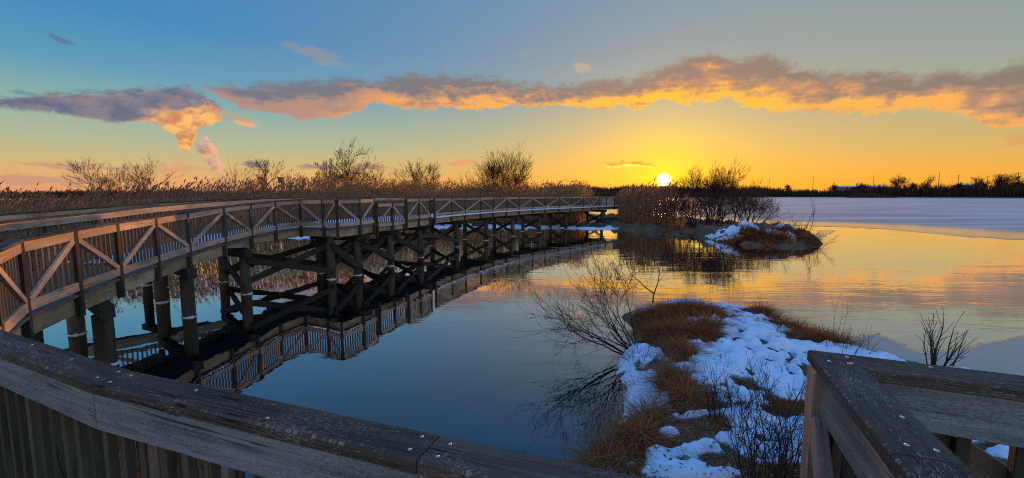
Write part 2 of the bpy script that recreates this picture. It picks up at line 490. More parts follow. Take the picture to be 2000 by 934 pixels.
    w_lit = nt.mix(near, s2l((242, 160, 98)), s2l((255, 186, 40)))
    w_sh = nt.mix(nt.ss(-40, 30, az), s2l((112, 112, 128)), s2l((132, 114, 106)))
    w_mid = nt.mix(near, s2l((190, 142, 116)), s2l((190, 132, 92)))
    w_mid = nt.mix(nt.ss(-31, -14, az + (n_med - .5) * 10), s2l((156, 128, 128)), w_mid)
    puff = n_med * .6 + n_str * .7 + n_fine * .35
    rel1 = db1 / th1.max(.4) + (puff - .82) * .5 + (n_str - .5) * .8 + (n_big - .5) * .9 + (n_bil - .5) * .55
    lit1 = nt.ss(.42, .06, rel1)
    lit1 = lit1 * (nt.ss(-27, -8, az + (n_big - .5) * 22 + (n_med - .5) * 10) * .8 + .2)
    c1 = nt.mix(nt.ss(.66, .30, rel1), w_sh, w_mid); c1 = nt.mix(lit1, c1, w_lit)
    c1 = nt.mix(nt.ss(.5, .0, dt1 + (n_fine - .5)) * nt.ss(.48, .6, n_big) * .5, c1, w_mid)
    # plume cloud: its sunward right end glows
    side = nt.ss(-42, -34, az + (n_med - .5) * 7 - (el - 9) * .55)
    rel2 = db2 / th2.max(.4)
    lit2 = nt.ss(.2, .8, side * nt.ss(.95, .40, rel2 + (n_bil - .5) * .9 + (n_med - .5) * .5) + nt.ss(.25, .0, rel2) * nt.ss(-47, -40, az) * .35)
    c2 = nt.mix(lit2, nt.mix(nt.ss(.35, .65, n_med), s2l((92, 100, 128)), s2l((138, 124, 134))), nt.mix(nt.ss(.36, .62, n_bil), s2l((204, 128, 92)), s2l((255, 188, 108))))
    sky = nt.mix(a1 * nt.ss(.0, .75, dt1 / 2.6 + (puff - .62) * .9 + (n_wisp - .45) * 1.5) * .97, sky, c1)
    sky = nt.mix(a2 * nt.ss(.0, .5, dt2 / 1.4 + (n_wisp - .35) * 1.0) * .97, sky, c2)
    # small loose clouds: (px, py, half width, half height, colour, tilt, strength)
    for (px, py, hw, hh, c, tilt, st) in [
            (122, 79, 36, 9, (78, 112, 150), .18, .8), (50, 181, 40, 7, (92, 122, 146), .05, .6), (620, 104, 70, 14, (142, 142, 150), .12, .8),
            (650, 124, 50, 9, (150, 148, 152), .0, .5), (480, 240, 28, 8, (244, 172, 120), .12, .9), (440, 222, 70, 9, (200, 150, 130), .18, .6),
            (1030, 103, 40, 7, (140, 150, 150), -.05, .6), (1140, 133, 22, 12, (205, 165, 130), .1, .7),
            (170, 326, 190, 7, (196, 140, 124), .02, .75), (60, 350, 260, 12, (178, 140, 130), .0, .55), (350, 330, 90, 8, (214, 150, 122), .0, .6),
            (620, 325, 44, 9, (150, 118, 124), .02, .9), (500, 323, 36, 8, (138, 118, 134), .0, .9), (720, 326, 46, 9, (176, 126, 112), .08, .85),
            (905, 317, 38, 7, (224, 150, 100), -.15, .8), (1228, 322, 62, 8, (176, 108, 66), .06, 1.0), (1985, 272, 40, 14, (214, 152, 92), .0, .6), (352, 322, 20, 20, (222, 160, 120), .0, .55)]:
        uc, vc = azel(px, py); ul, _ = azel(px - hw, py); ur, _ = azel(px + hw, py); _, vt_ = azel(px, py - hh); _, vb = azel(px, py + hh)
        su = (ur - ul) / 2; sv = (vt_ - vb) / 2
        q = az - uc
        p = (el - vc) + q * tilt + (n_med - .5) * sv * 2.2 + (n_fine - .5) * sv * 1.6
        qq = q + (n_big - .5) * su * 1.2
        e = 1.0 - (qq * qq) / (su * su) - (p * p) / (sv * sv)
        col = s2l(c)
        if px == 1228: col = nt.mix(nt.ss(.25, -.25, p / sv), col, s2l((255, 236, 90)))
        sky = nt.mix(nt.ss(.0, .95, e * .9 + (n_wisp - .5) * 1.9 + (n_bil - .5) * .9) * nt.ss(-.5, .2, e) * st, sky, col)
    # disc of the setting sun
    sky = nt.mix(nt.ss(1.0, .42, ang), sky, (3.2, 2.9, 2.0))
    bg = nt.node('ShaderNodeBackground'); nt.put(bg.inputs[0], sky); bg.inputs[1].default_value = 1.0
    st = nt.node('ShaderNodeTexSky', sky_type='NISHITA'); st.sun_disc = False
    st.sun_elevation = R(LAMP_EL); st.sun_rotation = R(SUN_AZ); st.altitude = 20; st.air_density = 1.2; st.dust_density = 1.5
    bn = nt.node('ShaderNodeBackground'); nt.l.new(st.outputs[0], bn.inputs[0]); bn.inputs[1].default_value = .012
    ms = nt.node('ShaderNodeAddShader')
    nt.l.new(bg.outputs[0], ms.inputs[0]); nt.l.new(bn.outputs[0], ms.inputs[1]); nt.l.new(ms.outputs[0], out.inputs[0])
    w.cycles.sampling_method = 'MANUAL'; w.cycles.sample_map_resolution = 1024
    L = bpy.data.lights.new('Sun', 'SUN'); L.energy = 5.0; L.angle = R(.6); L.color = (1.0, .40, .11)
    lo = bpy.data.objects.new('Sun', L); C.objects.link(lo)
    a, e = R(SUN_AZ), R(LAMP_EL)
    from mathutils import Vector
    lo.rotation_euler = Vector((-math.sin(a) * math.cos(e), -math.cos(a) * math.cos(e), -math.sin(e))).to_track_quat('-Z', 'Y').to_euler()
    lo.location = (30, 60, 20)
build_world()

cam = bpy.data.cameras.new('Camera'); cam.sensor_width = 36; cam.lens = 36 * F / 2000; cam.clip_end = 12000; cam.clip_start = .05
co = bpy.data.objects.new('Camera', cam); C.objects.link(co); co.location = (0, 0, CAMZ); co.rotation_euler = (math.pi / 2 - PITCH, 0, 0)
sc = bpy.context.scene; sc.camera = co
sc.view_settings.view_transform = 'Standard'; sc.view_settings.look = 'None'; sc.view_settings.exposure = 0; sc.view_settings.gamma = 1
sc.view_settings.use_curve_mapping = False
sc.cycles.filter_width = 1.1; sc.cycles.use_denoising = False; sc.cycles.max_bounces = 8; sc.cycles.volume_bounces = 3; sc.cycles.transparent_max_bounces = 8; sc.cycles.sample_clamp_indirect = 4.0

# ------------------------------------------------------------------ terrain
def structure(o): o['kind'] = 'structure'; return o

mb = MB(); mb.add([(-3000, -300, 0), (3000, -300, 0), (3000, 3000, 0), (-3000, 3000, 0)], [(0, 1, 2, 3)], [[(0, 0)] * 4])
structure(mb.build('water', M['water']))

def sdist(X_, Y_, poly):
    """signed distance (inside positive) of grid points to a plan polygon"""
    poly = np.asarray(poly, float)[:, :2]; n = len(poly)
    d2 = np.full(X_.shape, 1e18); ins = np.zeros(X_.shape, bool)
    for i in range(n):
        a, b = poly[i], poly[(i + 1) % n]; e = b - a
        t = np.clip(((X_ - a[0]) * e[0] + (Y_ - a[1]) * e[1]) / max(e.dot(e), 1e-12), 0, 1)
        d2 = np.minimum(d2, (X_ - a[0] - t * e[0]) ** 2 + (Y_ - a[1] - t * e[1]) ** 2)
        if a[1] != b[1]:
            c = ((a[1] > Y_) != (b[1] > Y_)) & (X_ < (b[0] - a[0]) * (Y_ - a[1]) / (b[1] - a[1]) + a[0])
            ins ^= c
    d = np.sqrt(d2)
    return np.where(ins, d, -d)

_perm = np.random.default_rng(3).integers(0, 1 << 30, 65536)
def vnoise(x, y, s):
    x = x * s; y = y * s
    xi = np.floor(x).astype(int); yi = np.floor(y).astype(int); fx = x - xi; fy = y - yi
    fx = fx * fx * (3 - 2 * fx); fy = fy * fy * (3 - 2 * fy)
    h = lambda a, b: (_perm[(a * 7349 + b * 9151) & 65535] % 10007) / 10007.0
    return (h(xi, yi) * (1 - fx) + h(xi + 1, yi) * fx) * (1 - fy) + (h(xi, yi + 1) * (1 - fx) + h(xi + 1, yi + 1) * fx) * fy
def fbm(x, y, s, o=4):
    t = 0; a = .5
    for i in range(o): t = t + a * vnoise(x + i * 17.3, y - i * 9.7, s * 2 ** i); a *= .5
    return t / (1 - .5 ** o)

def grid_obj(name, xs, ys, Z, m, keep=None, tint=None):
    nx, ny = len(xs), len(ys)
    XX, YY = np.meshgrid(xs, ys)
    co_ = np.stack([XX, YY, Z], -1).reshape(-1, 3)
    i = np.arange(nx * ny).reshape(ny, nx)
    q = np.stack([i[:-1, :-1], i[:-1, 1:], i[1:, 1:], i[1:, :-1]], -1).reshape(-1, 4)
    if keep is not None:
        k = keep[:-1, :-1] | keep[:-1, 1:] | keep[1:, 1:] | keep[1:, :-1]
        q = q[k.reshape(-1)]
        used = np.unique(q); re = np.full(nx * ny, -1); re[used] = np.arange(len(used)); co_ = co_[used]; q = re[q]
        if tint is not None: tint = tint.reshape(-1)[used]
    me = bpy.data.meshes.new(name)
    n = len(q)
    me.vertices.add(len(co_)); me.vertices.foreach_set('co', co_.astype(np.float32).ravel())
    me.loops.add(n * 4); me.loops.foreach_set('vertex_index', q.astype(np.int32).ravel())
    me.polygons.add(n); me.polygons.foreach_set('loop_start', np.arange(0, n * 4, 4, dtype=np.int32))
    me.polygons.foreach_set('use_smooth', np.ones(n, bool))
    if tint is not None:
        at = me.attributes.new('tint', 'FLOAT', 'POINT'); at.data.foreach_set('value', np.asarray(tint, np.float32).ravel())
    me.materials.append(m); me.update(calc_edges=True); me.validate()
    o = bpy.data.objects.new(name, me); C.objects.link(o)
    return o

def blobs(XX, YY, lst, z):
    """max over (px, py, rx, ry[, rot]) ellipses of 1 - d, ellipse centres given as spots in the photo lying at height z, radii in metres"""
    m = np.full(XX.shape, -2.0)
    for b in lst:
        c = P(b[0], b[1], z); r = R(b[4]) if len(b) > 4 else 0
        dx, dy = XX - c[0], YY - c[1]
        u = dx * math.cos(r) + dy * math.sin(r); v = -dx * math.sin(r) + dy * math.cos(r)
        m = np.maximum(m, 1 - np.sqrt((u / b[2]) ** 2 + (v / b[3]) ** 2))
    return m

# --- the snowy point of land in front of the viewer
PZ = .3
PEN = [P(1150, 925), P(1180, 872), P(1222, 805), P(1226, 765), P(1200, 722), P(1214, 690), P(1250, 668), P(1238, 640), P(1214, 612, .1), P(1238, 590, PZ), P(1290, 580, PZ), P(1345, 578, PZ),
       P(1430, 586, PZ), P(1490, 600, PZ), P(1560, 628, PZ), P(1620, 660, .2), P(1690, 692, .1), P(1760, 716)]
PEN = [p[:2] for p in PEN] + [np.array(q, float) for q in ((7.3, 7.3), (8.4, 6.3), (11, 5.2), (22, 4.6), (22, -9), (-3, -9), (-1.0, 1.0), (.2, 3.0))]
GRASS = [(1275, 612, .95, .75), (1345, 610, .9, .55), (1300, 645, .55, .5), (1380, 640, .5, .35), (1330, 690, .3, .45), (1318, 740, .32, .5), (1340, 780, .22, .35), (1350, 650, .7, .45),
         (1500, 606, .6, .3, -20), (1550, 632, .7, .28, -35), (1595, 660, .7, .35, -40), (1225, 840, .45, .35), (1195, 880, .4, .35), (1270, 800, .35, .22)]
SNOWB = [(1395, 596, 1.5, .9), (1440, 640, 1.35, 1.2), (1500, 690, 1.25, 1.1), (1560, 735, 1.2, .8), (1440, 715, .9, .75), (1400, 690, .75, .6), (1390, 740, .6, .5), (1420, 775, .45, .4), (1610, 760, .8, .5),
         (1245, 720, .42, .55), (1228, 668, .35, .5), (1256, 690, .45, .4), (1236, 636, .3, .35), (1275, 770, .42, .42), (1240, 770, .3, .45), (1330, 605, .2, .16), (1322, 615, .16, .2), (1355, 607, .2, .1), (1232, 618, .26, .35), (1365, 655, .18, .12), (1660, 690, .7, .5), (1700, 700, .5, .35),
         (1325, 812, .42, .09), (1300, 845, .13, .11), (1345, 890, .26, .17), (1385, 882, .17, .14), (1320, 920, .3, .14), (1285, 890, .1, .1), (1360, 930, .35, .12),
         (1480, 835, .42, .16), (1540, 850, .62, .2), (1590, 880, .5, .3), (1540, 900, .4, .2), (1450, 870, .3, .13), (1500, 880, .4, .15), (1600, 830, .3, .13), (1440, 858, .12, .08), (1320, 745, .16, .1),
         (1900, 800, .6, .25), (1990, 830, .5, .3), (1960, 850, .3, .14), (1880, 860, .35, .12), (1975, 900, .3, .1), (1850, 815, .3, .15), (1930, 750, .9, .5), (1800, 740, .8, .4)]
xs = np.concatenate([np.arange(-1.5, 9.5, .036), np.arange(9.6, 22.5, .25)]); ys = np.concatenate([np.arange(-9, 3, .4), np.arange(3.0, 14.6, .036)])
XX, YY = np.meshgrid(xs, ys)
s_ = sdist(XX, YY, PEN)
edge = s_ + (fbm(XX, YY, 2.2, 3) - .5) * .25
gr = np.clip(blobs(XX, YY, GRASS, .4), 0, 1)
Zg = np.where(edge > 0, .40 * (1 - np.exp(-np.maximum(edge, 0) / .45)), edge * .5) + np.where(edge > 0, 1, 0) * ((fbm(XX, YY, 1.1, 4) - .5) * .16 + (fbm(XX, YY, 7, 3) - .5) * .05) * np.clip(edge / .4, 0, 1)
Zg += gr * .16 * np.clip(edge / .3, 0, 1)
Zg = np.maximum(Zg, -.5)
structure(grid_obj('ground', xs, ys, Zg, M['dirt'], keep=edge > -.9))
def gz(x, y):
    i = np.clip(np.searchsorted(xs, x), 0, len(xs) - 1); j = np.clip(np.searchsorted(ys, y), 0, len(ys) - 1)
    return Zg[j, i]
sm = np.minimum(blobs(XX, YY, SNOWB, .35) * 1.1, .62) + (fbm(XX, YY, 2.1, 5) - .5) * 2.3 + (fbm(XX, YY, 7, 4) - .5) * .95 - np.clip(blobs(XX, YY, GRASS, .4), 0, .6) * 1.6 + .05
sm = np.where(XX > 9.5, sm + .15, sm)
th = np.clip(sm, -.6, .8)
Zs = Zg + np.where(th > 0, .045 * (1 - np.exp(-th / .2)) + .055 * np.clip((th - .3) / .5, 0, 1), th * .3) + (fbm(XX, YY, 4, 3) - .5) * .06 * np.clip(th / .3, 0, 1)
# trodden path: rows of footprints
fp = np.random.default_rng(11)
line = [P(*q, .35) for q in ((1385, 590), (1430, 632), (1480, 672), (1535, 715), (1585, 750), (1640, 770))]
for i in range(len(line) - 1):
    a, b = line[i], line[i + 1]; L = np.linalg.norm(b - a)
    for t in np.arange(0, L, .06):
        off = fp.normal(0, .34); q = a + (b - a) * t / L; dn = np.array([-(b - a)[1], (b - a)[0]]) / L
        cx, cy = q[0] + dn[0] * off + fp.normal(0, .1), q[1] + dn[1] * off + fp.normal(0, .1)
        ang = math.atan2((b - a)[1], (b - a)[0]) + fp.normal(0, .35)
        dx, dy = XX - cx, YY - cy
        u = dx * math.cos(ang) + dy * math.sin(ang); v = -dx * math.sin(ang) + dy * math.cos(ang)
        k = np.exp(-((u / .15) ** 2 + (v / .07) ** 2) ** 2)
        Zs -= np.where(th > .12, k * fp.uniform(.05, .13), 0)
Zs = np.where(edge > -.02, Zs, -.4)
tag(grid_obj('snow', xs, ys, Zs, M['snow'], keep=(th > -.12) & (edge > .0), tint=np.clip(th, 0, 1)), 'patchy blue white trodden snow lying on the point of land', 'snow', kind='stuff')

# --- marsh behind the boardwalk
MARSH = [(-260, -10), (-60, 13), (-34, 18), (-22, 24), (-15, 33), (-9.5, 41.2), (-4, 42.3), (0, 42.2), (5, 41.2), (9, 40.2), (11, 44), (14, 60), (10, 140), (-10, 240), (-500, 260), (-500, -10)]
mx = np.concatenate([np.arange(-480, -60, 8.0), np.arange(-60, 18, .5)]); my = np.concatenate([np.arange(-12, 60, .5), np.arange(60, 262, 6.0)])
MX, MY = np.meshgrid(mx, my)
ms = sdist(MX, MY, MARSH) + (fbm(MX, MY, .35, 3) - .5) * 1.6
Zm = np.where(ms > 0, .42 * (1 - np.exp(-np.maximum(ms, 0) / 1.0)) + (fbm(MX, MY, .9, 3) - .5) * .15 * np.clip(ms, 0, 1), ms * .3)
structure(grid_obj('marsh', mx, my, np.maximum(Zm, -.6), M['marsh'], keep=ms > -1.5))
# ice and snow fringe along the marsh bank
Zf = np.where((ms > -.55) & (ms < .55), .05 + (fbm(MX, MY, 1.7, 3) - .45) * .22 + np.clip(ms, 0, .6) * .55, -.5)
Zf = np.where(MX < -16, -.5, Zf)
tag(grid_obj('bank_snow', mx, my, Zf, M['snow'], keep=(Zf > -.2)), 'thin line of snow and ice along the marsh bank behind the boardwalk', 'snow', kind='stuff')

# --- island point at the far end of the boardwalk
ISL = [(9, 42), (10.2, 39.0), (11.8, 35), (13.2, 31.8), (13.8, 29.2), (14.6, 26.8), (16.2, 25.6), (18.2, 25.6), (19.6, 27.4), (20.6, 30), (21.4, 34), (22.5, 39), (22.5, 46), (18, 52), (12, 60), (8, 52)]
ix = np.arange(6, 27, .12); iy = np.arange(23, 63, .12)
IX, IY = np.meshgrid(ix, iy)
isd = sdist(IX, IY, ISL) + (fbm(IX, IY, .9, 4) - .5) * 1.1
mound = .6 * np.exp(-(((IX - 19.0) / 1.8) ** 2 + ((IY - 29.6) / 2.2) ** 2)) + .5 * np.exp(-(((IX - 16.5) / 2.2) ** 2 + ((IY - 31) / 3) ** 2))
Zi = np.where(isd > 0, (.45 + mound) * (1 - np.exp(-np.maximum(isd, 0) / .7)) + ((fbm(IX, IY, .9, 4) - .5) * 1.0 + (fbm(IX, IY, 4.0, 3) - .5) * .4) * np.clip(isd, 0, 1), isd * .4)
structure(grid_obj('island', ix, iy, np.maximum(Zi, -.5), M['dirt'], keep=isd > -1))
def iz(x, y):
    i = np.clip(np.searchsorted(ix, x), 0, len(ix) - 1); j = np.clip(np.searchsorted(iy, y), 0, len(iy) - 1)
    return Zi[j, i]
ISN = [(1450, 447, 1.8, 1.5), (1500, 440, 1.6, 1.3), (1545, 470, 1.2, .8), (1480, 470, 1.3, .5), (1415, 462, 1.2, .5), (1535, 445, .8, 1.2), (1440, 478, 1.0, .4), (1530, 452, 1.3, .6), (1505, 466, 1.5, .5), (1570, 462, .8, .5), (1550, 478, .8, .35), (1360, 462, 1.6, .5), (1300, 457, 1.6, .5), (1250, 455, 1.2, .5)]
im = blobs(IX, IY, ISN, .8) * 1.1 + (fbm(IX, IY, 1.5, 5) - .5) * 2.4 + .05
Zis = Zi + np.where(im > 0, .10 * (1 - np.exp(-np.clip(im, 0, 1) / .3)), im * .5)
tag(grid_obj('island_snow', ix, iy, np.where(isd > .05, Zis, -.4), M['snow'], keep=(im > -.15) & (isd > .05)), 'patches of blue snow on the low island bank below the bushes', 'snow', kind='stuff')

# --- lake ice on the right, in front of the far shore
EDGE = [P(1600, 443), P(1640, 444), P(1700, 447), P(1760, 451), P(1820, 457), P(1880, 462), P(1940, 466), P(2000, 470), P(2100, 476)]
ICE = [(14, 62), (20, 54), (24, 47)] + [tuple(p[:2]) for p in EDGE] + [(48, 24), (90, 10), (900, -60), (1400, 690), (10, 690)]
ex = np.concatenate([np.arange(10, 60, .8), np.arange(60, 1400, 14.0)]); ey = np.concatenate([np.arange(-60, 20, 4.0), np.arange(20, 66, .4), np.arange(66, 120, 3.0), np.arange(120, 690, 15.0)])
EX, EY = np.meshgrid(ex, ey)
es = sdist(EX, EY, ICE); esn = es + (fbm(EX, EY, .45, 4) - .5) * 1.8
structure(grid_obj('ice', ex, ey, np.where(esn > 0, .03, -.06), M['ice'], keep=esn > -.3, tint=es))
# thin sheets of shore ice: by the island tip and right of the near point
def floe(name, poly, label, seed):
    poly = np.array([p[:2] for p in poly]); lo, hi = poly.min(0) - .3, poly.max(0) + .3
    fx = np.linspace(lo[0], hi[0], 90); fy = np.linspace(lo[1], hi[1], 90); FX, FY = np.meshgrid(fx, fy)
    d = sdist(FX, FY, poly) + (fbm(FX + seed, FY, 1.5, 4) - .5) * .3
    o = grid_obj(name, fx, fy, np.where(d > 0, .022, -.03), M['ice'], keep=d > -.05, tint=np.full(d.shape, 1.5))
    return tag(o, label, 'ice', kind='structure')
floe('shore_ice', [P(1590, 470), P(1600, 450), P(1632, 450), P(1622, 456), P(1600, 470)], 'small shelf of ice off the island tip', 3)
floe('shore_ice', [P(1690, 688), P(1650, 665), P(1722, 648), P(1735, 660), P(1800, 690), P(1860, 684), P(2010, 655), (14, 9.5), (15, 4.6), (8, 6.3)], 'grey cracked sheet of thin ice beside the snowy point', 9)

# --- far shore
SHY = 655
def shoreline(x): return np.interp(x, [-900, 385, 489, 529, 700, 1900], [655, 655, 520, 450, 380, 300])
fx2 = np.arange(-900, 1900, 12.0); fy2 = np.arange(280, 1100, 8.0); FX, FY = np.meshgrid(fx2, fy2)
shore_y = shoreline(FX) + (fbm(FX, FY, .01, 3) - .5) * 24
fd = FY - shore_y
Zfar = np.where(fd > 0, 5.5 * (1 - np.exp(-np.maximum(fd, 0) / 50)), fd * .05)
structure(grid_obj('far_shore', fx2, fy2, Zfar, M['marsh'], keep=fd > -12))

# ------------------------------------------------------------------ boardwalk
UP = np.array([0, 0, 1.0])
def railing_run(par, pts, side, diag0=0, far=False, gap=None, mats=('rail', 'post', 'baluster', 'rail'), bal=.125, snow_gap=False, inner=False):
    """posts at plan points pts (x, y, cap height); side = +1 when the outside lies right of travel"""
    pts = [np.asarray(p, float) for p in pts]; n = len(pts)
    dirs = [nrm((pts[i+1] - pts[i])[:2]) for i in range(n - 1)]
    nor = [np.array([d[1], -d[0]]) * side for d in dirs]
    jn = []
    for i in range(n):
        a = nor[max(i - 1, 0)]; b = nor[min(i, n - 2)]; m_ = nrm(a + b); jn.append(m_ / max(m_.dot(a), .5))
    for i, p in enumerate(pts):
        m_ = nrm(jn[i]); mb = MB()
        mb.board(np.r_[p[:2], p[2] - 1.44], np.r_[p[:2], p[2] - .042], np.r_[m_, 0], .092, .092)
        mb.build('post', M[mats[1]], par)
    for i in range(n - 1):
        p, q = pts[i], pts[i + 1]; d2 = dirs[i]; nn = nor[i]; n3 = np.r_[nn, 0]
        L = np.linalg.norm((q - p)[:2]); f = lambda t, dz, off: np.r_[p[:2] + (q - p)[:2] * t + nn * off, p[2] + (q[2] - p[2]) * t + dz]
        e = .05 / L
        # cap: mitred where the run bends
        w = .07; g_ = .0015 / L
        poly = [p[:2] + jn[i] * w + d2 * .0015, q[:2] + jn[i+1] * w - d2 * .0015, q[:2] - jn[i+1] * w - d2 * .0015, p[:2] - jn[i] * w + d2 * .0015]
        mb = MB(); mb.prism(poly, [p[2] - .038, q[2] - .038, q[2] - .038, p[2] - .038], [p[2], q[2], q[2], p[2]], d2); mb.build('cap_rail', M['cap'], par)
        mb = MB(); mb.board(f(e, -.112, .022), f(1 - e, -.112, .022), n3, .038, .14); mb.build('top_rail', M[mats[0]], par)
        zb = -.94 if not snow_gap else -.90
        mb = MB(); mb.board(f(e, zb, .022), f(1 - e, zb, .022), n3, .038, .14 if not snow_gap else .10); mb.build('bottom_rail', M[mats[0]], par)
        a, b = (-.86, -.19) if (i + diag0) % 2 == 0 else (-.19, -.86)
        mb = MB(); mb.board(f(e * 1.3, a, .024), f(1 - e * 1.3, b, .024), n3, .036, .085); mb.build('brace', M[mats[3]], par)
        if inner:
            mb = MB(); mb.board(f(.002 / L, -.112, -.058), f(1 - .002 / L, -.112, -.058), n3, .038, .14); mb.build('fascia_board', M[mats[0]], par)
        k = max(2, int(L / bal)); mb = MB()
        for j in range(k):
            t = (j + .5) / k
            mb.board(f(t, -1.02, -.019), f(t, -.045, -.019), n3, .036, .036)
        mb.build('baluster_panel', M[mats[2]], par)
    return dirs, nor

CZ = CAMZ
def NP(px, Y, d): return A(px, Y, CZ - d)
main_near = [np.array([-4.55, 3.05, CZ - .69]), np.array([-5.28, 3.98, CZ - .67]), np.array([-5.98, 4.93, CZ - .64]), NP(33, 5.9, .60), NP(141, 7.0, .54), NP(224, 8.15, .50), NP(300, 9.5, .46),
             NP(363, 10.85, .41), NP(434, 12.3, .31), NP(487, 13.7, .255), NP(535, 15.1, .195), NP(585, 16.4, .15)]
bump = [NP(585, 16.4, .15), NP(630, 15.9, .13), NP(657, 15.5, .12), NP(701, 16.6, .12), NP(729, 17.7, .12)]
low = [NP(735, 17.9, .30), NP(765, 18.8, .30), NP(789, 19.7, .30)]
mid = [NP(793, 19.85, .12), NP(817, 21.0, .12), NP(839, 22.2, .12)]
longr = [NP(*q) for q in ((848, 23.0, .12), (881, 25, .12), (908, 26.7, .12), (938, 28.5, .12), (963, 30.2, .12), (989, 31.7, .12), (1014, 33.2, .115), (1040, 34.9, .11), (1065, 36.5, .11), (1092, 38.2, .11), (1115, 39.8, .11),
                             (1139, 41.4, .11), (1156, 42.7, .11), (1170, 43.8, .11), (1184, 45.0, .11), (1200, 46.4, .11), (1213, 48.0, .11))]
far_l = [NP(-90, 10.1, .52), NP(47, 11.4, .45), NP(185, 12.9, .36), NP(310, 14.4, .25), NP(430, 16.2, .155)]
far_m = [NP(432, 16.3, .15), NP(520, 18.2, .125)]
near_curve = main_near + bump[1:] + low[1:] + mid[1:] + longr[1:]
longp = [p.copy() for p in longr]
def offset_left(pts, w):
    out = []
    for i, p in enumerate(pts):
        d = nrm((pts[min(i + 1, len(pts) - 1)] - pts[max(i - 1, 0)])[:2]); q = p.copy(); q[:2] += np.array([-d[1], d[0]]) * w; out.append(q)
    return out
far_main = offset_left(main_near, 2.0)
far_main[-1] = far_main[-1] * .5 + far_m[1] * .5 + np.array([.1, -.3, 0])
far_r = [far_m[1], np.array([-9.3, 20.4, CZ - .12]), np.array([-8.3, 22.6, CZ - .12]), np.array([-7.2, 24.6, CZ - .12])] + offset_left(longr, 2.3)[1:]

bw = empty('boardwalk', (-8, 16, 0))
tag(bw, 'long curving wooden boardwalk on timber piles crossing the dark water', 'boardwalk')
bparts = []
rn = empty('railing', parent=None); rn.parent = bw
rf = empty('railing', parent=None); rf.parent = bw
railing_run(rn, main_near, 1, 1)
railing_run(rn, bump, 1, 1)
railing_run(rn, low, 1, 0)
railing_run(rn, mid, 1, 0)
railing_run(rn, longr, 1, 0, snow_gap=True)
railing_run(rf, far_main + far_r, -1, 0, inner=True)

# deck and stringers
def resample(pts, n):
    pts = np.array(pts); s = np.r_[0, np.cumsum(np.linalg.norm(np.diff(pts[:, :2], axis=0), axis=1))]
    t = np.linspace(0, s[-1], n)
    return np.stack([np.interp(t, s, pts[:, k]) for k in range(3)], 1)
def hi(p): q = p.copy(); q[2] = max(q[2], CZ - .69); return q
nearp = main_near + bump[1:] + [NP(735, 17.9, .12), NP(765, 18.8, .12), NP(789, 19.7, .12)] + mid[1:] + longr
farp = far_main + far_r
# pair the two sides: first the wide landing, then the ramp, then the long arc
NA, FA = resample(main_near, 40), resample(far_main, 40)
NB, FB = resample([main_near[-1]] + bump[1:] + nearp[len(main_near) + 4:len(main_near) + 9], 30), resample([far_main[-1]] + far_r[:4], 30)
NC, FC = resample(longr, 60), resample(far_r[3:], 60)
Nn = np.vstack([NA, NB[1:], NC]); Ff = np.vstack([FA, FB[1:], FC])
mb = MB()
for i in range(len(Nn) - 1):
    q = [Nn[i], Nn[i+1], Ff[i+1], Ff[i]]
    q = [np.r_[a[:2] + nrm((a - b)[:2]) * .025, a[2] - 1.07] for a, b in zip(q, (q[3], q[2], q[1], q[0]))]
    mb.prism([x[:2] for x in q], [x[2] - .04 for x in q], [x[2] for x in q], nrm((q[3] - q[0])[:2]))
mb.build('deck', M['deck'], bw)
def stringer(pts, side, par=None):
    for i in range(len(pts) - 1):
        p, q = pts[i], pts[i+1]; d = nrm((q - p)[:2]); nn = np.array([d[1], -d[0]]) * side
        z0, z1 = (max(p[2], CZ - .69) if p[2] > 2.9 or p[2] < 2.75 else CZ - .12), q[2]
        if abs(z0 - z1) > .2: z0 = z1 = CZ - .12
        L = np.linalg.norm((q - p)[:2])
        if L < .3: continue
        mb = MB(); o_ = -nn * .083
        mb.board(np.r_[p[:2] + o_ + d * .01, z0 - 1.07 - .045 - .14], np.r_[q[:2] + o_ - d * .01, z1 - 1.07 - .045 - .14], np.r_[nn, 0], .07, .28)
        mb.build('stringer', M['stringer'], par or bw)
stringer(main_near, 1); stringer(bump, 1)
stringer([NP(735, 17.9, .12), NP(765, 18.8, .12), NP(789, 19.7, .12)] + mid, 1); stringer(longr, 1)
stringer(far_main + far_r, -1)

# pile bents
NQ = np.vstack([resample(nearp[:len(main_near)], 400), resample(nearp[len(main_near):], 1200)])
allfar = resample(farp, 1500)
def pile(x, y, ztop, r, par=None):
    mb = MB(); zz = np.linspace(-1.2, ztop, 7)
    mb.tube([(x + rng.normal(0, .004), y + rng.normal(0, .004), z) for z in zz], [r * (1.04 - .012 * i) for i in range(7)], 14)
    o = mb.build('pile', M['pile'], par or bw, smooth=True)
    mc = MB(); n = 14; V = []; Fs = []
    hs = rng.uniform(.008, .045, n); ro = r + rng.uniform(.012, .05, n)
    for j in range(n):
        t = 2 * math.pi * j / n; c, s = math.cos(t), math.sin(t)
        V += [(x + c * ro[j], y + s * ro[j], -.03), (x + c * (r + .018), y + s * (r + .018), hs[j] * .7), (x + c * (r + .002), y + s * (r + .002), hs[j])]
    for j in range(n):
        k = (j + 1) % n
        for a in (0, 1): Fs.append((j*3+a, k*3+a, k*3+a+1, j*3+a+1))
    mc.add(V, Fs, [[(0, 0)] * 4] * len(Fs)); mc.build('ice_collar', M['ice_collar'], o, smooth=True)
    return o
bents = []
FARP = {187: (150, 652), 360: (316, 590), 474: (438, 550)}
PXN = [187, 360, 474, 642, 704, 768, 827, 897, 955, 1006, 1058, 1110, 1180]
colpx = 1000 + F * NQ[:, 0] / (NQ[:, 1] * CP + (CZ - NQ[:, 2]) * SP)
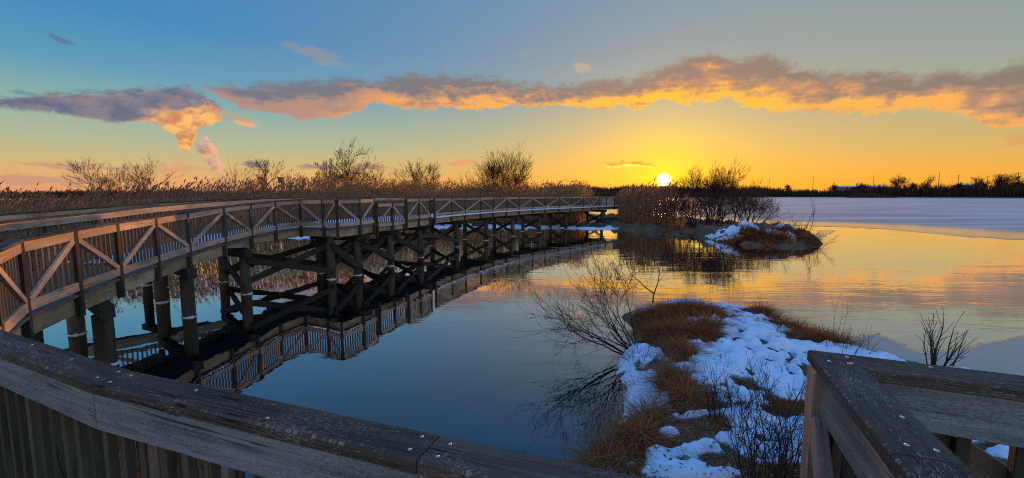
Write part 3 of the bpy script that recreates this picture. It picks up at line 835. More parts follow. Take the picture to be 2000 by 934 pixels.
for b, px in enumerate(PXN):
    ok = np.abs(colpx - px); 
    i = int(np.argmin(ok)); c = NQ[i]
    d = nrm((NQ[min(i + 12, len(NQ) - 1)] - NQ[max(i - 12, 0)])[:2]); nin = np.array([-d[1], d[0]])
    if px in (642,): nin = nrm(np.array([-.45, .9])); 
    W = 1.9
    zd = c[2] if c[2] > 2.9 or c[1] < 16 else CZ - .12
    if c[1] > 17: zd = CZ - .115
    zc = zd - 1.07 - .045 - .285
    pn = c[:2] + nin * .22; pf = c[:2] + nin * W
    if px in FARP:
        pf = P(*FARP[px], 0)[:2]; W = float(np.linalg.norm(pf - c[:2])); nin = nrm(pf - c[:2]); pn = c[:2] + nin * .22
    pile(pn[0], pn[1], zc - .24, .155); pile(pf[0], pf[1], zc - .24, .15)
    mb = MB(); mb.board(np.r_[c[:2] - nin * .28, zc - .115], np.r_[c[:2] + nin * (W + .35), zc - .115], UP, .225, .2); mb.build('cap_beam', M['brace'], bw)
    bents.append((pn, pf, zc, d))
    if b >= 2:
        for s, (za, zb) in ((1, (zc - .3, .22)), (-1, (.22, zc - .3))):
            mb = MB(); o_ = d * .185 * s
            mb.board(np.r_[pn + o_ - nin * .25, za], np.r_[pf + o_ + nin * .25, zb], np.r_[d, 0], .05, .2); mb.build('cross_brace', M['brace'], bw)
for b in range(2, 7):
    (p0, f0, z0, _), (p1, f1, z1, _) = bents[b], bents[b + 1]
    for (a, c_) in ((p0, p1), (f0, f1)):
        dd = nrm(c_ - a); nn = np.array([dd[1], -dd[0]])
        for s, (za, zb) in ((1, (z0 - .35, .3)), (-1, (.3, z1 - .35))):
            mb = MB(); mb.board(np.r_[a + nn * .18 * s, za], np.r_[c_ + nn * .18 * s, zb], np.r_[nn, 0], .05, .2); mb.build('cross_brace', M['brace'], bw)
reloc(bw)

# the second boardwalk that leaves the first one behind its ramp, heading left
sw = empty('side_boardwalk', far_l[2])
tag(sw, 'second boardwalk running left behind the ramp, its sunlit rail below the reeds', 'boardwalk')
rs = empty('railing'); rs.parent = sw
side_far = [A(-330, 8.6, CZ - .58), A(-200, 9.3, CZ - .55)] + far_l + [far_m[1] + np.array([-.25, .1, 0])]
railing_run(rs, side_far, -1, 0, inner=True)
side_near = [p + np.r_[nrm(np.array([-1.0, .45])) * 1.3, 0] for p in side_far]
mb = MB()
for i in range(len(side_far) - 2):
    q = [side_near[i], side_near[i+1], side_far[i+1], side_far[i]]
    mb.prism([x[:2] for x in q], [x[2] - 1.112 for x in q], [x[2] - 1.072 for x in q], np.array([-1, .45]))
mb.build('deck', M['deck'], sw)
stringer(side_far[:-1], -1, sw)
for i in (1, 3, 5):
    p = side_far[i]; zt = p[2] - 1.072 - .33
    pile(p[0] - .12, p[1] + .06, zt, .14, sw); pile(p[0] - 1.0, p[1] + .45, zt, .14, sw)
    mb = MB(); mb.board((p[0] + .25, p[1] - .11, zt + .06), (p[0] - 1.3, p[1] + .58, zt + .06), UP, .2, .2); mb.build('cap_beam', M['brace'], sw)
reloc(sw)

# snow left on the boardwalk
sv = []; T = len(Nn)
lanes = np.linspace(.10, .86, 9)
lz = rng.uniform(.0, .05, (T, 9)); lz[:, 0] = -.03; lz[:, -1] = -.03
mb = MB()
V = []; Fs = []
for i in range(T):
    a, b = Nn[i], Ff[i]
    for j, t in enumerate(lanes):
        tt = t + rng.normal(0, .012)
        q = a + (b - a) * tt; V.append((q[0], q[1], max(a[2], b[2]) * (1 - tt) + b[2] * tt - 1.065 + lz[i, j] + (.012 if 0 < j < 8 else 0)))
for i in range(20, T - 1):
    for j in range(8): Fs.append((i*9+j, (i+1)*9+j, (i+1)*9+j+1, i*9+j+1))
mb.add(V, Fs, [[(0, 0)] * 4] * len(Fs)); tag(mb.build('deck_snow', M['snow'], smooth=True), 'thin trampled snow lying along the boardwalk deck', 'snow', kind='stuff')
# ridge of snow along the outer deck edge of the long arc
mb = MB(); V = []; Fs = []
RS = resample(longr, 240); k = 5
for i, p in enumerate(RS):
    d = nrm((RS[min(i + 1, 239)] - RS[max(i - 1, 0)])[:2]); nn = np.array([d[1], -d[0]])
    h = .045 + .035 * vnoise(np.array(i * .35), np.array(2.2), 1.0) + (.0 if i % 15 else -.03)
    for off, z in ((.125, -.02), (.12, h * .75), (.075, h), (.05, h * .8), (.045, -.02)):
        V.append((*(p[:2] + nn * off), p[2] - 1.07 + z))
for i in range(239):
    for j in range(k - 1): Fs.append((i*k+j, (i+1)*k+j, (i+1)*k+j+1, i*k+j+1))
mb.add(V, Fs, [[(0, 0)] * 4] * len(Fs)); tag(mb.build('deck_edge_snow', M['snow'], smooth=True), 'white ridge of snow along the outer edge of the far boardwalk deck', 'snow', kind='stuff')

# ------------------------------------------------------------------ railings of the viewing deck
def screw_pair(par, pts):
    for (x, y, z) in pts:
        mb = MB(); mb.tube([(x, y, z - .004), (x, y, z + .0012), (x, y, z + .003)], [.0056, .0056, .003], 10)
        mb.build('screw', M['screw'], par, smooth=False)

def near_rail(root, line, z, side, capw, fascia_in=True, bal_sp=.12, post_at=(), joints=None, fasc='fascia', fasc_drop=.04, brace=True, bal_len=1.0, seed=1):
    """close railing: mitred cap boards, fascia boards inside, balusters, outside posts and braces. line: plan points of the cap's centre line"""
    rr = np.random.default_rng(seed)
    line = [np.asarray(p, float) for p in line]; n = len(line)
    dirs = [nrm(line[i+1] - line[i]) for i in range(n - 1)]; nor = [np.array([d[1], -d[0]]) * side for d in dirs]   # nor points outside
    jn = []
    for i in range(n):
        a = nor[max(i - 1, 0)]; b = nor[min(i, n - 2)]; m_ = nrm(a + b); jn.append(m_ / max(m_.dot(a), .4))
    for i in range(n - 1):
        p, q, d, nn = line[i], line[i+1], dirs[i], nor[i]; L = np.linalg.norm(q - p)
        w = capw / 2; g = .002; ch = .006
        # cap board with eased edges: three stacked outlines
        def outline(w_): return [p + jn[i] * w_ + d * g, q + jn[i+1] * w_ - d * g, q - jn[i+1] * w_ - d * g, p - jn[i] * w_ + d * g]
        mb = MB()
        lo, md, tp = outline(w), outline(w), outline(w - ch)
        V = [(*a, z - .038) for a in lo] + [(*a, z - ch) for a in md] + [(*a, z) for a in tp]
        e2 = np.array([-d[1], d[0]]); ou, ov = rr.uniform(0, 40, 2)
        uv = lambda vv: (ou + float(np.dot(vv[:2], d)), ov + float(np.dot(vv[:2], e2)) + (z - vv[2]))
        fc = [(8, 9, 10, 11), (3, 2, 1, 0)] + [(a + o, (a + 1) % 4 + o, (a + 1) % 4 + o + 4, a + o + 4) for o in (0, 4) for a in range(4)]
        if side < 0: pass
        mb.add(V, fc, [[uv(V[k]) for k in f] for f in fc]); cb = mb.build('cap_rail', M['cap'], root)
        sp = []
        for t in np.r_[.045, np.arange(.42, max(L - .2, .43), .41), L - .045]:
            if L < .3: continue
            for o in ((-.028, .03) if t in (.045, L - .045) else (rr.choice([-.03, .03]),)):
                c = p + d * t + nn * (o + rr.normal(0, .004)); sp.append((c[0] + rr.normal(0, .004), c[1], z))
        if sp: screw_pair(cb, sp)
        n3 = np.r_[nn, 0]
        off = -.045
        pi = p + jn[i] * off; qi = q + jn[i+1] * off
        mb = MB(); zf = z - .038 - .004 - .07
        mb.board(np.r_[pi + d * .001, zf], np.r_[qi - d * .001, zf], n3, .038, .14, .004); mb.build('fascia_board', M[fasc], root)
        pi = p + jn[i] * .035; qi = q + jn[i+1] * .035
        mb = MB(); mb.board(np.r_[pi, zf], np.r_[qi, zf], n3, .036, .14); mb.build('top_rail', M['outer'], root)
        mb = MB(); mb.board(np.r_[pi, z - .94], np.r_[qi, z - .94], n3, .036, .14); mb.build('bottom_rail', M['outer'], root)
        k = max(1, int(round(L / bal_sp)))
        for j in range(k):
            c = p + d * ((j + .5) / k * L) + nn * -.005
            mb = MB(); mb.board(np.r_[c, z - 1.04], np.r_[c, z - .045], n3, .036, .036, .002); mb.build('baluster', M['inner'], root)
    for (i, t, dg) in post_at:
        p, q, d, nn = line[i], line[i+1], dirs[i], nor[i]; L = np.linalg.norm(q - p)
        c = p + d * t + nn * .029; mb = MB(); mb.board(np.r_[c, z - 1.6], np.r_[c, z - .042], np.r_[nn, 0], .09, .09, .004); mb.build('post', M['outer'], root)
        if dg:
            a = p + d * (t + math.copysign(.05, dg)) + nn * .058; b_ = p + d * (t + dg) + nn * .058
            za, zb = z - .2, z - .86
            mb = MB(); mb.board(np.r_[a, za], np.r_[b_, zb], np.r_[nn, 0], .036, .088, .003); mb.build('brace', M['outer'], root)

ZL = CZ - .70
fe = [P(0, 635, ZL), P(200, 703, ZL), P(300, 732, ZL), P(858, 848, ZL), P(1000, 878, ZL), P(1290, 938, ZL)]
LW = .135
def shift(a, b, w):
    d = nrm((b - a)[:2]); return np.array([d[1], -d[0]]) * w
dA = nrm((fe[1] - fe[0])[:2]); dB = nrm((fe[3] - fe[2])[:2])
cA = fe[1][:2] + np.array([dA[1], -dA[0]]) * LW / 2; cB = fe[3][:2] + np.array([dB[1], -dB[0]]) * LW / 2
# intersection of the two straight runs
Mx = np.array([dA, -dB]).T; tt = np.linalg.solve(Mx, cB - cA); kink = cA + dA * tt[0]
start = np.array([-4.50, 3.03]); endp = cB + dB * 1.06
lr_ = empty('viewing_railing', (*kink, 1.3))
tag(lr_, 'near weathered grey railing sweeping across the bottom left, with screw-studded cap', 'railing')
jo = P(839, 873, ZL)[:2]; jo = cB + dB * np.dot(jo - cB, dB)
near_rail(lr_, [start, (start + kink) / 2 + np.array([0, -.015]), kink, jo, endp], ZL, -1, LW, post_at=((0, .5, .9), (1, .3, .9), (2, .2, .85), (3, .25, .6)), seed=4)
reloc(lr_)

ZR = CZ - .56
a0, a1 = P(1582, 688, ZR)[:2], P(1780, 934, ZR)[:2]
dF = nrm(a1 - a0); RW = .132
b1 = P(2000, 733, ZR)[:2]; dBk = nrm(b1 - P(1660, 692, ZR)[:2])
in_f = np.array([-dF[1], dF[0]]);  in_f = in_f if in_f[0] > 0 else -in_f
in_b = np.array([dBk[1], -dBk[0]]); in_b = in_b if in_b[1] < 0 else -in_b
apex = np.linalg.solve(np.array([dF, -dBk]).T, (P(1660, 692, ZR)[:2] + in_b * RW / 2) - (a0 + in_f * RW / 2)); apex = a0 + in_f * RW / 2 + dF * apex[0]
rr_ = empty('corner_railing', (*apex, 1.3))
tag(rr_, 'weathered railing at bottom right turning a sharp corner, the shrub behind it', 'railing')
near_rail(rr_, [apex + dBk * 3.2, apex + dBk * 1.5, apex, apex + dF * .62, apex + dF * .84], ZR, 1, RW, post_at=((0, .2, 1.2), (1, 1.32, -1.15), (2, .02, .55)), bal_sp=.135, seed=9)
reloc(rr_)
vd = empty('viewing_deck', (-1, 0, 0))
tag(vd, 'grey wooden deck under the two near railings', 'deck')
mb = MB(); zd_ = ZL - 1.07
edge_ = [np.array([-7.5, 3.0]), start, kink, endp, apex + dF * .8, apex, apex + dBk * 3.2, np.array([4.6, -3.0]), np.array([-7.5, -3.0])]
ep = np.array(edge_)
for yb in np.arange(-3.0, 3.0, .145):
    xs_ = []
    for i in range(len(ep)):
        a, b = ep[i], ep[(i + 1) % len(ep)]
        ym = yb + .07
        if (a[1] > ym) != (b[1] > ym): xs_.append(a[0] + (ym - a[1]) / (b[1] - a[1]) * (b[0] - a[0]))
    xs_.sort()
    for x0, x1 in zip(xs_[::2], xs_[1::2]):
        if x1 - x0 > .1: mb.board((x0, yb + .07, zd_ - .02), (x1, yb + .07, zd_ - .02), (0, 1, 0), .138, .038)
mb.build('deck_board', M['deck'], vd)
for yb in (-2.5, -1.0, .3):
    mb = MB(); mb.board((-6.5, yb, zd_ - .18), (1.0 if yb > 0 else 4.4, yb, zd_ - .18), (0, 1, 0), .05, .28); mb.build('joist', M['stringer'], vd)
for x_, y_ in ((-5.5, 2.6), (-3.0, 1.9), (-1.0, .9), (.5, .3), (-5.5, -2.4), (-1, -2.4), (3.5, -2.4)):
    mb = MB(); mb.tube([(x_, y_, -1), (x_, y_, zd_ - .33)], [.14, .14], 12); mb.build('pile', M['pile'], vd, smooth=True)
reloc(vd)

# ------------------------------------------------------------------ reeds and grasses (loose blades, vectorised)
def ribbons(base, dirs, widths, facing, lens, droop, segs, taper=.25, droop_dir=None):
    """curved tapering blades: returns quads (n*segs,4,3)"""
    n = len(base)
    pts = []
    dd = droop_dir if droop_dir is not None else np.stack([dirs[:, 0], dirs[:, 1], np.zeros(n)], 1)
    for k in range(segs + 1):
        t = k / segs
        p = base + dirs * (lens * t)[:, None] + dd * (droop * lens * t * t)[:, None] + np.array([0, 0, -1.0]) * (droop * lens * .5 * t * t)[:, None]
        pts.append(p)
    Q = []
    for k in range(segs):
        w0 = widths * (1 - (1 - taper) * k / segs) / 2; w1 = widths * (1 - (1 - taper) * (k + 1) / segs) / 2
        Q.append(np.stack([pts[k] - facing * w0[:, None], pts[k] + facing * w0[:, None], pts[k+1] + facing * w1[:, None], pts[k+1] - facing * w1[:, None]], 1))
    return np.concatenate(Q, 0), pts[-1]

def unit(a): return a / np.linalg.norm(a, axis=1, keepdims=True)
def reed_bed(name, xy, z0, H, label, cat, seed, wscale=1.0, head=True, headscale=1.0):
    g = np.random.default_rng(seed); n = len(xy)
    base = np.c_[xy, z0]; az = g.uniform(0, 2 * np.pi, n)
    lean = g.normal(0, .07, (n, 2)); d = unit(np.c_[lean + np.array([.05, 0]), np.ones(n)])
    fac = np.c_[np.cos(az), np.sin(az), np.zeros(n)]
    dr = np.tile(np.array([[.8, .2, 0]]), (n, 1))
    Q, tip = ribbons(base, d, g.uniform(.014, .022, n) * wscale, fac, H, np.full(n, .05), 3, .5, dr)
    tq = [np.tile(g.uniform(.1, .8, n), 3)]; qs = [Q]; mi = [np.zeros(len(Q))]
    for k in range(5):
        t = g.uniform(.2, .92, n); b = base + d * (H * t)[:, None]
        a2 = g.uniform(0, 2 * np.pi, n); ld = unit(np.c_[np.cos(a2) * .6, np.sin(a2) * .6, g.uniform(.4, 1.1, n)])
        f = unit(np.cross(ld, np.array([0, 0, 1.0])))
        q, _ = ribbons(b, ld, g.uniform(.02, .036, n) * wscale, f, g.uniform(.3, .6, n), g.uniform(.2, .7, n), 2, .15)
        qs.append(q); tq.append(np.tile(g.uniform(0, 1, n), 2)); mi.append(np.zeros(len(q)))
    if head:
        sel = g.random(n) < .8; hb = tip[sel]; m_ = sel.sum()
        hd = unit(np.c_[g.normal(.12, .2, m_), g.normal(.0, .16, m_), np.ones(m_)])
        hl = g.uniform(.26, .46, m_) * headscale; ht = g.uniform(.1, 1, m_)
        for k in range(3):
            a3 = k * np.pi / 3 + g.uniform(0, .5, m_); f = np.c_[np.cos(a3), np.sin(a3), np.zeros(m_)]
            w = g.uniform(.08, .14, m_) * headscale * wscale ** .5
            q1, mid_ = ribbons(hb, hd, w * .35, f, hl * .4, np.full(m_, .1), 1, 2.6, np.tile([[1, .2, 0]], (m_, 1)))
            q2, _ = ribbons(mid_, unit(hd + np.array([.25, .05, -.05])), w * .9, f, hl * .75, np.full(m_, .3), 2, .1, np.tile([[1, .2, 0]], (m_, 1)))
            for q, r_ in ((q1, 1), (q2, 2)):
                qs.append(q); tq.append(np.tile(ht, r_)); mi.append(np.ones(len(q)))
    o = quads_obj(name, np.concatenate(qs), None, np.concatenate(tq), [M['reed'], M['reed_head']], np.concatenate(mi))
    return tag(o, label, cat, kind='stuff')

def scatter(poly, n, g, edge_bias=0.0, sd=None):
    poly = np.asarray(poly, float); lo, hi_ = poly.min(0), poly.max(0); out = []
    while sum(len(o) for o in out) < n:
        c = g.uniform(lo, hi_, (n * 3, 2)); s = sdist(c[:, 0], c[:, 1], poly)
        k = s > .1
        if edge_bias: k &= g.random(len(c)) < np.exp(-s / edge_bias) + .03
        out.append(c[k])
    return np.concatenate(out)[:n]
g = np.random.default_rng(21)
MV = [(-75, 11), (-60, 13), (-34, 18), (-22, 24), (-15, 33), (-9.5, 41.2), (-4, 42.3), (0, 42.2), (5, 42.0), (7.0, 43.4), (8.2, 48), (10, 56), (0, 66), (-20, 62), (-40, 52), (-80, 45)]
xy = scatter(MV, 26000, g, 4.5)
def mzf(x, y):
    i = np.clip(np.searchsorted(mx, x), 0, len(mx) - 1); j = np.clip(np.searchsorted(my, y), 0, len(my) - 1); return np.maximum(Zm[j, i], -.1)
H = 3.1 + (fbm(xy[:, 0], xy[:, 1], .22, 3) - .5) * 1.5 + (fbm(xy[:, 0], xy[:, 1], 1.1, 2) - .5) * 1.1 + g.normal(0, .3, len(xy)) + .45 * np.exp(-((xy[:, 0] + 15) / 9) ** 2) - 1.45 * np.clip((-xy[:, 0] - 19) / 15, 0, 1)
reed_bed('reeds', xy, mzf(xy[:, 0], xy[:, 1]), H, 'broad bed of tall brown plumed reeds behind the boardwalk', 'reeds', 5, 1.25, headscale=.72)
IV = [(10.4, 43), (10.9, 40), (12.4, 36.2), (13.4, 34.2), (14.2, 35), (14.6, 39), (15.2, 43), (14, 50), (12, 50)]
xy = scatter(IV, 1700, g, 2.5)
H = 2.2 + (fbm(xy[:, 0], xy[:, 1], .6, 3) - .5) * 2.4 + g.normal(0, .35, len(xy)) + .5 * np.clip((xy[:, 1] - 36) / 6, 0, 1)
reed_bed('island_reeds', xy, np.maximum(iz(xy[:, 0], xy[:, 1]), 0), H, 'backlit reeds crowding the island below the sun', 'reeds', 6, 1.2, headscale=1.0)

def grass(name, spots, label, seed, zf, hmin, hmax, w, n, spread, droop=(.4, 1.1)):
    g = np.random.default_rng(seed); P_ = []; O_ = []; T_ = []
    wts = np.array([s[2] * s[3] for s in spots]); wts = wts / wts.sum()
    for s, wt in zip(spots, wts):
        c = P(s[0], s[1], s[5] if len(s) > 5 else .4); k = int(n * wt) + 4
        r = R(s[4]) if len(s) > 4 else 0
        # blades grow in small clumps
        cl = g.normal(0, .45, (max(3, k // 45), 2)); ci = g.integers(0, len(cl), k); jit = g.normal(0, .055, (k, 2))
        x = cl[ci, 0] * s[2] + jit[:, 0]; y = cl[ci, 1] * s[3] + jit[:, 1]
        O_.append(jit / .055); T_.append(g.uniform(-.3, .3, len(cl))[ci])
        P_.append(np.c_[c[0] + x * math.cos(r) - y * math.sin(r), c[1] + x * math.sin(r) + y * math.cos(r)])
    xy = np.concatenate(P_); O_ = np.concatenate(O_); T_ = np.concatenate(T_)
    z = zf(xy[:, 0], xy[:, 1]); k = z > .04; xy, z, O_, T_ = xy[k], z[k], O_[k], T_[k]; n = len(xy)
    a = np.arctan2(O_[:, 1], O_[:, 0]) + g.normal(0, .5, n); rs = spread * g.uniform(.3, 1.3, n)
    d = unit(np.c_[np.cos(a) * rs + .12, np.sin(a) * rs - .1, g.uniform(.35, 1.0, n)])
    f = unit(np.cross(d, np.array([0, 0, 1.0])))
    q, _ = ribbons(np.c_[xy, z - .02], d, g.uniform(.7, 1.3, n) * w, f, g.uniform(hmin, hmax, n), g.uniform(*droop, n), 4, .15)
    o = quads_obj(name, q, M['grass'], np.tile(np.clip(g.beta(1.5, 2.2, n) + T_, 0, 1), 4))
    return tag(o, label, 'grass', kind='stuff')
grass('dead_grass', GRASS, 'rusty brown dead grass tussocks on the snowy point', 31, gz, .16, .46, .012, 15000, 1.15)
grass('dry_stalks', GRASS, 'sparse taller dry stalks standing in the brown grass', 35, gz, .3, .65, .006, 900, .55, (.1, .5))
MAT_ = [(1540, 790, .9, .3), (1480, 790, .5, .25), (1440, 820, .6, .2), (1250, 870, .5, .3), (1400, 850, .6, .25), (1300, 900, .4, .2), (1450, 920, .5, .2), (1570, 800, .6, .3), (1900, 790, .9, .6), (1980, 860, .8, .5), (1440, 745, .3, .25), (1460, 690, .3, .2)]
grass('matted_grass', MAT_, 'short flattened grass and litter on the gravelly bank', 32, gz, .06, .22, .009, 12000, 1.2, (.5, 1.5))
IG = [(1215, 449, 1.6, .8, 0, .15), (1265, 453, 1.8, .8, 0, .15), (1325, 460, 2, .8, 0, .15), (1385, 470, 1.6, .7, 0, .15), (1450, 480, 1.4, .6, 0, .15), (1560, 484, 1.4, .6, 0, .15), (1590, 474, .8, 1.2, 0, .2), (1540, 440, 2.2, 2.0, 0, 1.2), (1575, 450, 1.3, 1.6, 0, 1.2), (1470, 452, 2.2, 1.5, 0, .8), (1420, 470, 1.6, 1.0, 0, .5), (1585, 470, .9, .9, 0, .5), (1500, 478, 1.6, .8, 0, .4), (1350, 455, 2, 1.5, 0, .5), (1300, 452, 2.4, 1.4, 0, .4), (1250, 450, 2.2, 1.4, 0, .4), (1430, 462, 2.2, 1.2, 0, .5)]
grass('island_grass', IG, 'shaggy dead grass over the island bank and its dark tip', 33, iz, .25, .9, .028, 17000, 1.0)

# ------------------------------------------------------------------ bare trees and shrubs
def branchy(seed, roots, L0, r0, levels, kids, ang, lr=.68, rr=.58, wig=.12, up=.10, minr=.004, seglen=None, tips=.35, sides=(7, 5, 4, 3, 3, 3), tl=1, t0=.35):
    g = np.random.default_rng(seed); trunks, crown = [], MB()
    def grow(p, d, L, r, lev):
        k = 5 if lev == 0 else (4 if lev < 3 else 3)
        path = [p]; rad = [max(r, minr)]; dd = d; ps = [(p, d, 0)]
        for i in range(k):
            dd = nrm(dd + g.normal(0, wig, 3) + np.array([0, 0, up]))
            p = p + dd * L / k; path.append(p); rad.append(max(r * (1 - (1 - tips) * (i + 1) / k), minr * .7)); ps.append((p, dd, (i + 1) / k))
        (trunks[-1] if lev <= tl else crown).tube(path, rad, sides[min(lev, len(sides) - 1)], cap=lev < 2)
        if lev >= levels: return
        n = kids[min(lev, len(kids) - 1)]; n = max(1, int(n + g.integers(-1, 2)))
        a0 = g.uniform(0, 6.28)
        for j in range(n):
            t = g.uniform(.30 if lev else t0, .98) if j else 1.0
            i = min(int(t * k), k - 1); f = t * k - i
            q = path[i] * (1 - f) + path[i + 1] * f; dq = ps[i + 1][1]
            th = R(g.normal(ang[min(lev, len(ang) - 1)], 9)) * (.45 if j == 0 else 1); ph = a0 + j * 2.4 + g.normal(0, .4)
            s = nrm(np.cross(dq, np.array([.3, .2, 1.0]))); b = np.cross(dq, s)
            nd = nrm(dq * math.cos(th) + (s * math.cos(ph) + b * math.sin(ph)) * math.sin(th))
            rq = rad[i] * (1 - f) + rad[i + 1] * f
            grow(q, nd, L * lr * g.uniform(.75, 1.2), rq * (rr if j else .85), lev + 1)
    for (p, d, s) in roots:
        trunks.append(MB()); grow(np.asarray(p, float), nrm(d), L0 * s, r0 * s, 0)
    return trunks, crown
def plant(name, label, cat, seed, roots, mat, group=None, tname='trunk', **kw):
    base = np.mean([r[0] for r in roots], axis=0)
    t = empty(name, base); tag(t, label, cat, group)
    if tname == 'stem' and kw['levels'] <= 2: kw['tl'] = 9
    tr, cr = branchy(seed, roots, kw.pop('L0'), kw.pop('r0'), **kw)
    for q in tr: q.build(tname, mat, t, True)
    if cr.v: cr.build('crown', mat, t, True)
    reloc(t); return t
def stems(base, n, spread, seed, lean=(0, 0), rad=.15):
    g = np.random.default_rng(seed); out = []
    for i in range(n):
        a = 2 * math.pi * i / n + g.normal(0, .4); s = spread * g.uniform(.4, 1.2)
        out.append((np.asarray(base) + np.array([math.cos(a), math.sin(a), 0]) * rad * g.uniform(.3, 1), (math.cos(a) * s + lean[0], math.sin(a) * s + lean[1], 1), g.uniform(.75, 1.1)))
    return out
TG = 'bare trees beyond the reeds'
def mz(px, Y, z=.4): return A(px, Y, z)
plant('bare_shrub', 'wide sprawling bare shrub left of the steam plume, above the reeds', 'shrub', 1, stems(mz(250, 52), 10, .70, 1, (-.25, 0), 1.3), M['bark_far'], TG, L0=3.5, r0=.10, levels=4, kids=(4, 4, 3), ang=(28, 30, 32), lr=.60, minr=.015, up=.05, wig=.10)
plant('bare_tree', 'slim bare tree with a rounded crown right of the steam plume', 'tree', 2, [(mz(527, 70), (.03, 0, 1), 1.0)], M['bark_far'], TG, L0=5.3, r0=.21, t0=.55, levels=5, kids=(9, 6, 4, 3), ang=(36, 36, 36), lr=.47, minr=.017, up=.09)
plant('bare_tree', 'small forked bare tree just right of the slim one', 'tree', 3, stems(mz(562, 68), 2, .35, 3, (.25, 0)), M['bark_far'], TG, L0=3.6, r0=.11, levels=4, kids=(4, 4, 3), ang=(42, 38, 34), lr=.62, minr=.016)
plant('bare_shrub', 'low faint bare shrub between the steam plume and the slim tree', 'shrub', 4, stems(mz(478, 66), 9, .7, 4, (0, 0), 1.2), M['bark_far'], TG, L0=3.7, r0=.05, levels=3, kids=(5, 4, 3), ang=(30, 32, 34), lr=.6, minr=.013)
plant('bare_tree', 'twin-trunked bare tree with a tall rounded crown above the boardwalk', 'tree', 5, [(mz(655, 52), (-.14, 0, 1), .9), (mz(678, 52), (.05, 0, 1), 1.05)], M['bark_far'], TG, L0=4.6, r0=.18, t0=.52, levels=5, kids=(9, 6, 4, 3), ang=(42, 38, 36), lr=.52, minr=.014, up=.08)
plant('bare_shrub', 'bushy bare thicket at the right foot of the twin-trunked tree', 'shrub', 6, stems(mz(712, 52), 9, .5, 6, (0, 0), 1.2), M['bark_far'], TG, L0=3.0, r0=.05, levels=4, kids=(4, 4, 3), ang=(30, 32, 34), lr=.6, minr=.013)
plant('bare_tree', 'low broad bare tree between the twin-trunked tree and the big multi-stemmed one', 'tree', 7, stems(mz(826, 62), 5, .55, 7, (0, 0), .8), M['bark_far'], TG, L0=3.8, r0=.12, levels=4, kids=(6, 5, 4), ang=(38, 36, 34), lr=.6, minr=.015)
plant('bare_tree', 'largest multi-stemmed bare tree, fan shaped, behind the boardwalk left of the sun', 'tree', 8, stems(mz(992, 50), 10, .40, 8, (0, 0), 1.0), M['bark_far'], TG, L0=3.9, r0=.10, levels=4, kids=(5, 5, 4), ang=(26, 28, 30), lr=.6, minr=.012, up=.06)
plant('bare_shrub', 'small bare shrub leaning at the left foot of the fan shaped tree', 'shrub', 9, stems(mz(935, 51), 7, .5, 9, (-.1, 0), .8), M['bark_far'], TG, L0=2.6, r0=.05, levels=3, kids=(5, 4, 3), ang=(28, 30, 32), lr=.6, minr=.012)
plant('bare_tree', 'rounded bare tree right of the sun on the island', 'tree', 10, stems(np.r_[A(1392, 40, .5)[:2], .5], 14, .34, 10, (0, 0), .9), M['bark'], None, L0=2.3, r0=.05, levels=4, kids=(5, 5, 4), ang=(26, 28, 30), lr=.62, minr=.009, up=.05)
for k, (px, Y, h, lean, lab) in enumerate([(1430, 36, 1.9, .1, 'dark bushy shrub below the rounded island tree'), (1468, 36.5, 1.75, .35, 'dark twiggy shrub leaning right over the lake at the island edge'),
                                           (1360, 36, 1.9, -.1, 'dense dark shrub at the left foot of the rounded island tree'), (1395, 34.5, 1.6, .0, 'low tangled shrub directly below the rounded island tree'), (1330, 36.5, 1.5, .0, 'low brown shrub between the sunlit reeds and the dense dark shrub'), (1455, 45, 2.1, .05, 'thin bare shrub rising behind the island against the orange sky')]):
    plant('island_shrub', lab, 'shrub', 20 + k, stems(np.r_[A(px, Y, .5)[:2], .45], 10, .55, 20 + k, (lean, 0), .7), M['bark'], 'shrubs on the island', 'stem', L0=h, r0=.04, levels=3, kids=(6, 5, 4), ang=(28, 32, 34), lr=.6, minr=.008, up=.04)
for k, (px, py, n_, h_, lab) in enumerate([(1500, 452, 8, .9, 'spiky dry twigs on the snowy middle of the island bank'), (1555, 440, 9, .8, 'low dark twigs crowning the mound at the island tip'), (1588, 455, 6, .9, 'dark stubby twigs on the outermost rock of the island tip')]):
    q = P(px, py, .9); q[2] = float(iz(q[0], q[1])) - .05
    plant('island_shrub', lab, 'shrub', 90 + k, stems(q, n_, .6, 90 + k, (.1, 0), .5), M['twig'], 'shrubs on the island', 'stem', L0=h_, r0=.018, levels=2, kids=(4, 3), ang=(30, 32), lr=.55, minr=.006, up=.05)
tp = A(1583, 28.5, .9)
plant('sapling', 'thin red-brown sapling at the tip of the island', 'sapling', 27, [(tp, (.35, 0, 1), 1.0), (tp + np.array([-.3, 0, 0]), (.1, 0, 1), .7), (tp + np.array([-.9, .2, 0]), (-.1, 0, 1), .6)], M['twig'], None, 'stem', L0=1.5, r0=.022, levels=2, kids=(4, 3), ang=(28, 30), lr=.45, minr=.006)
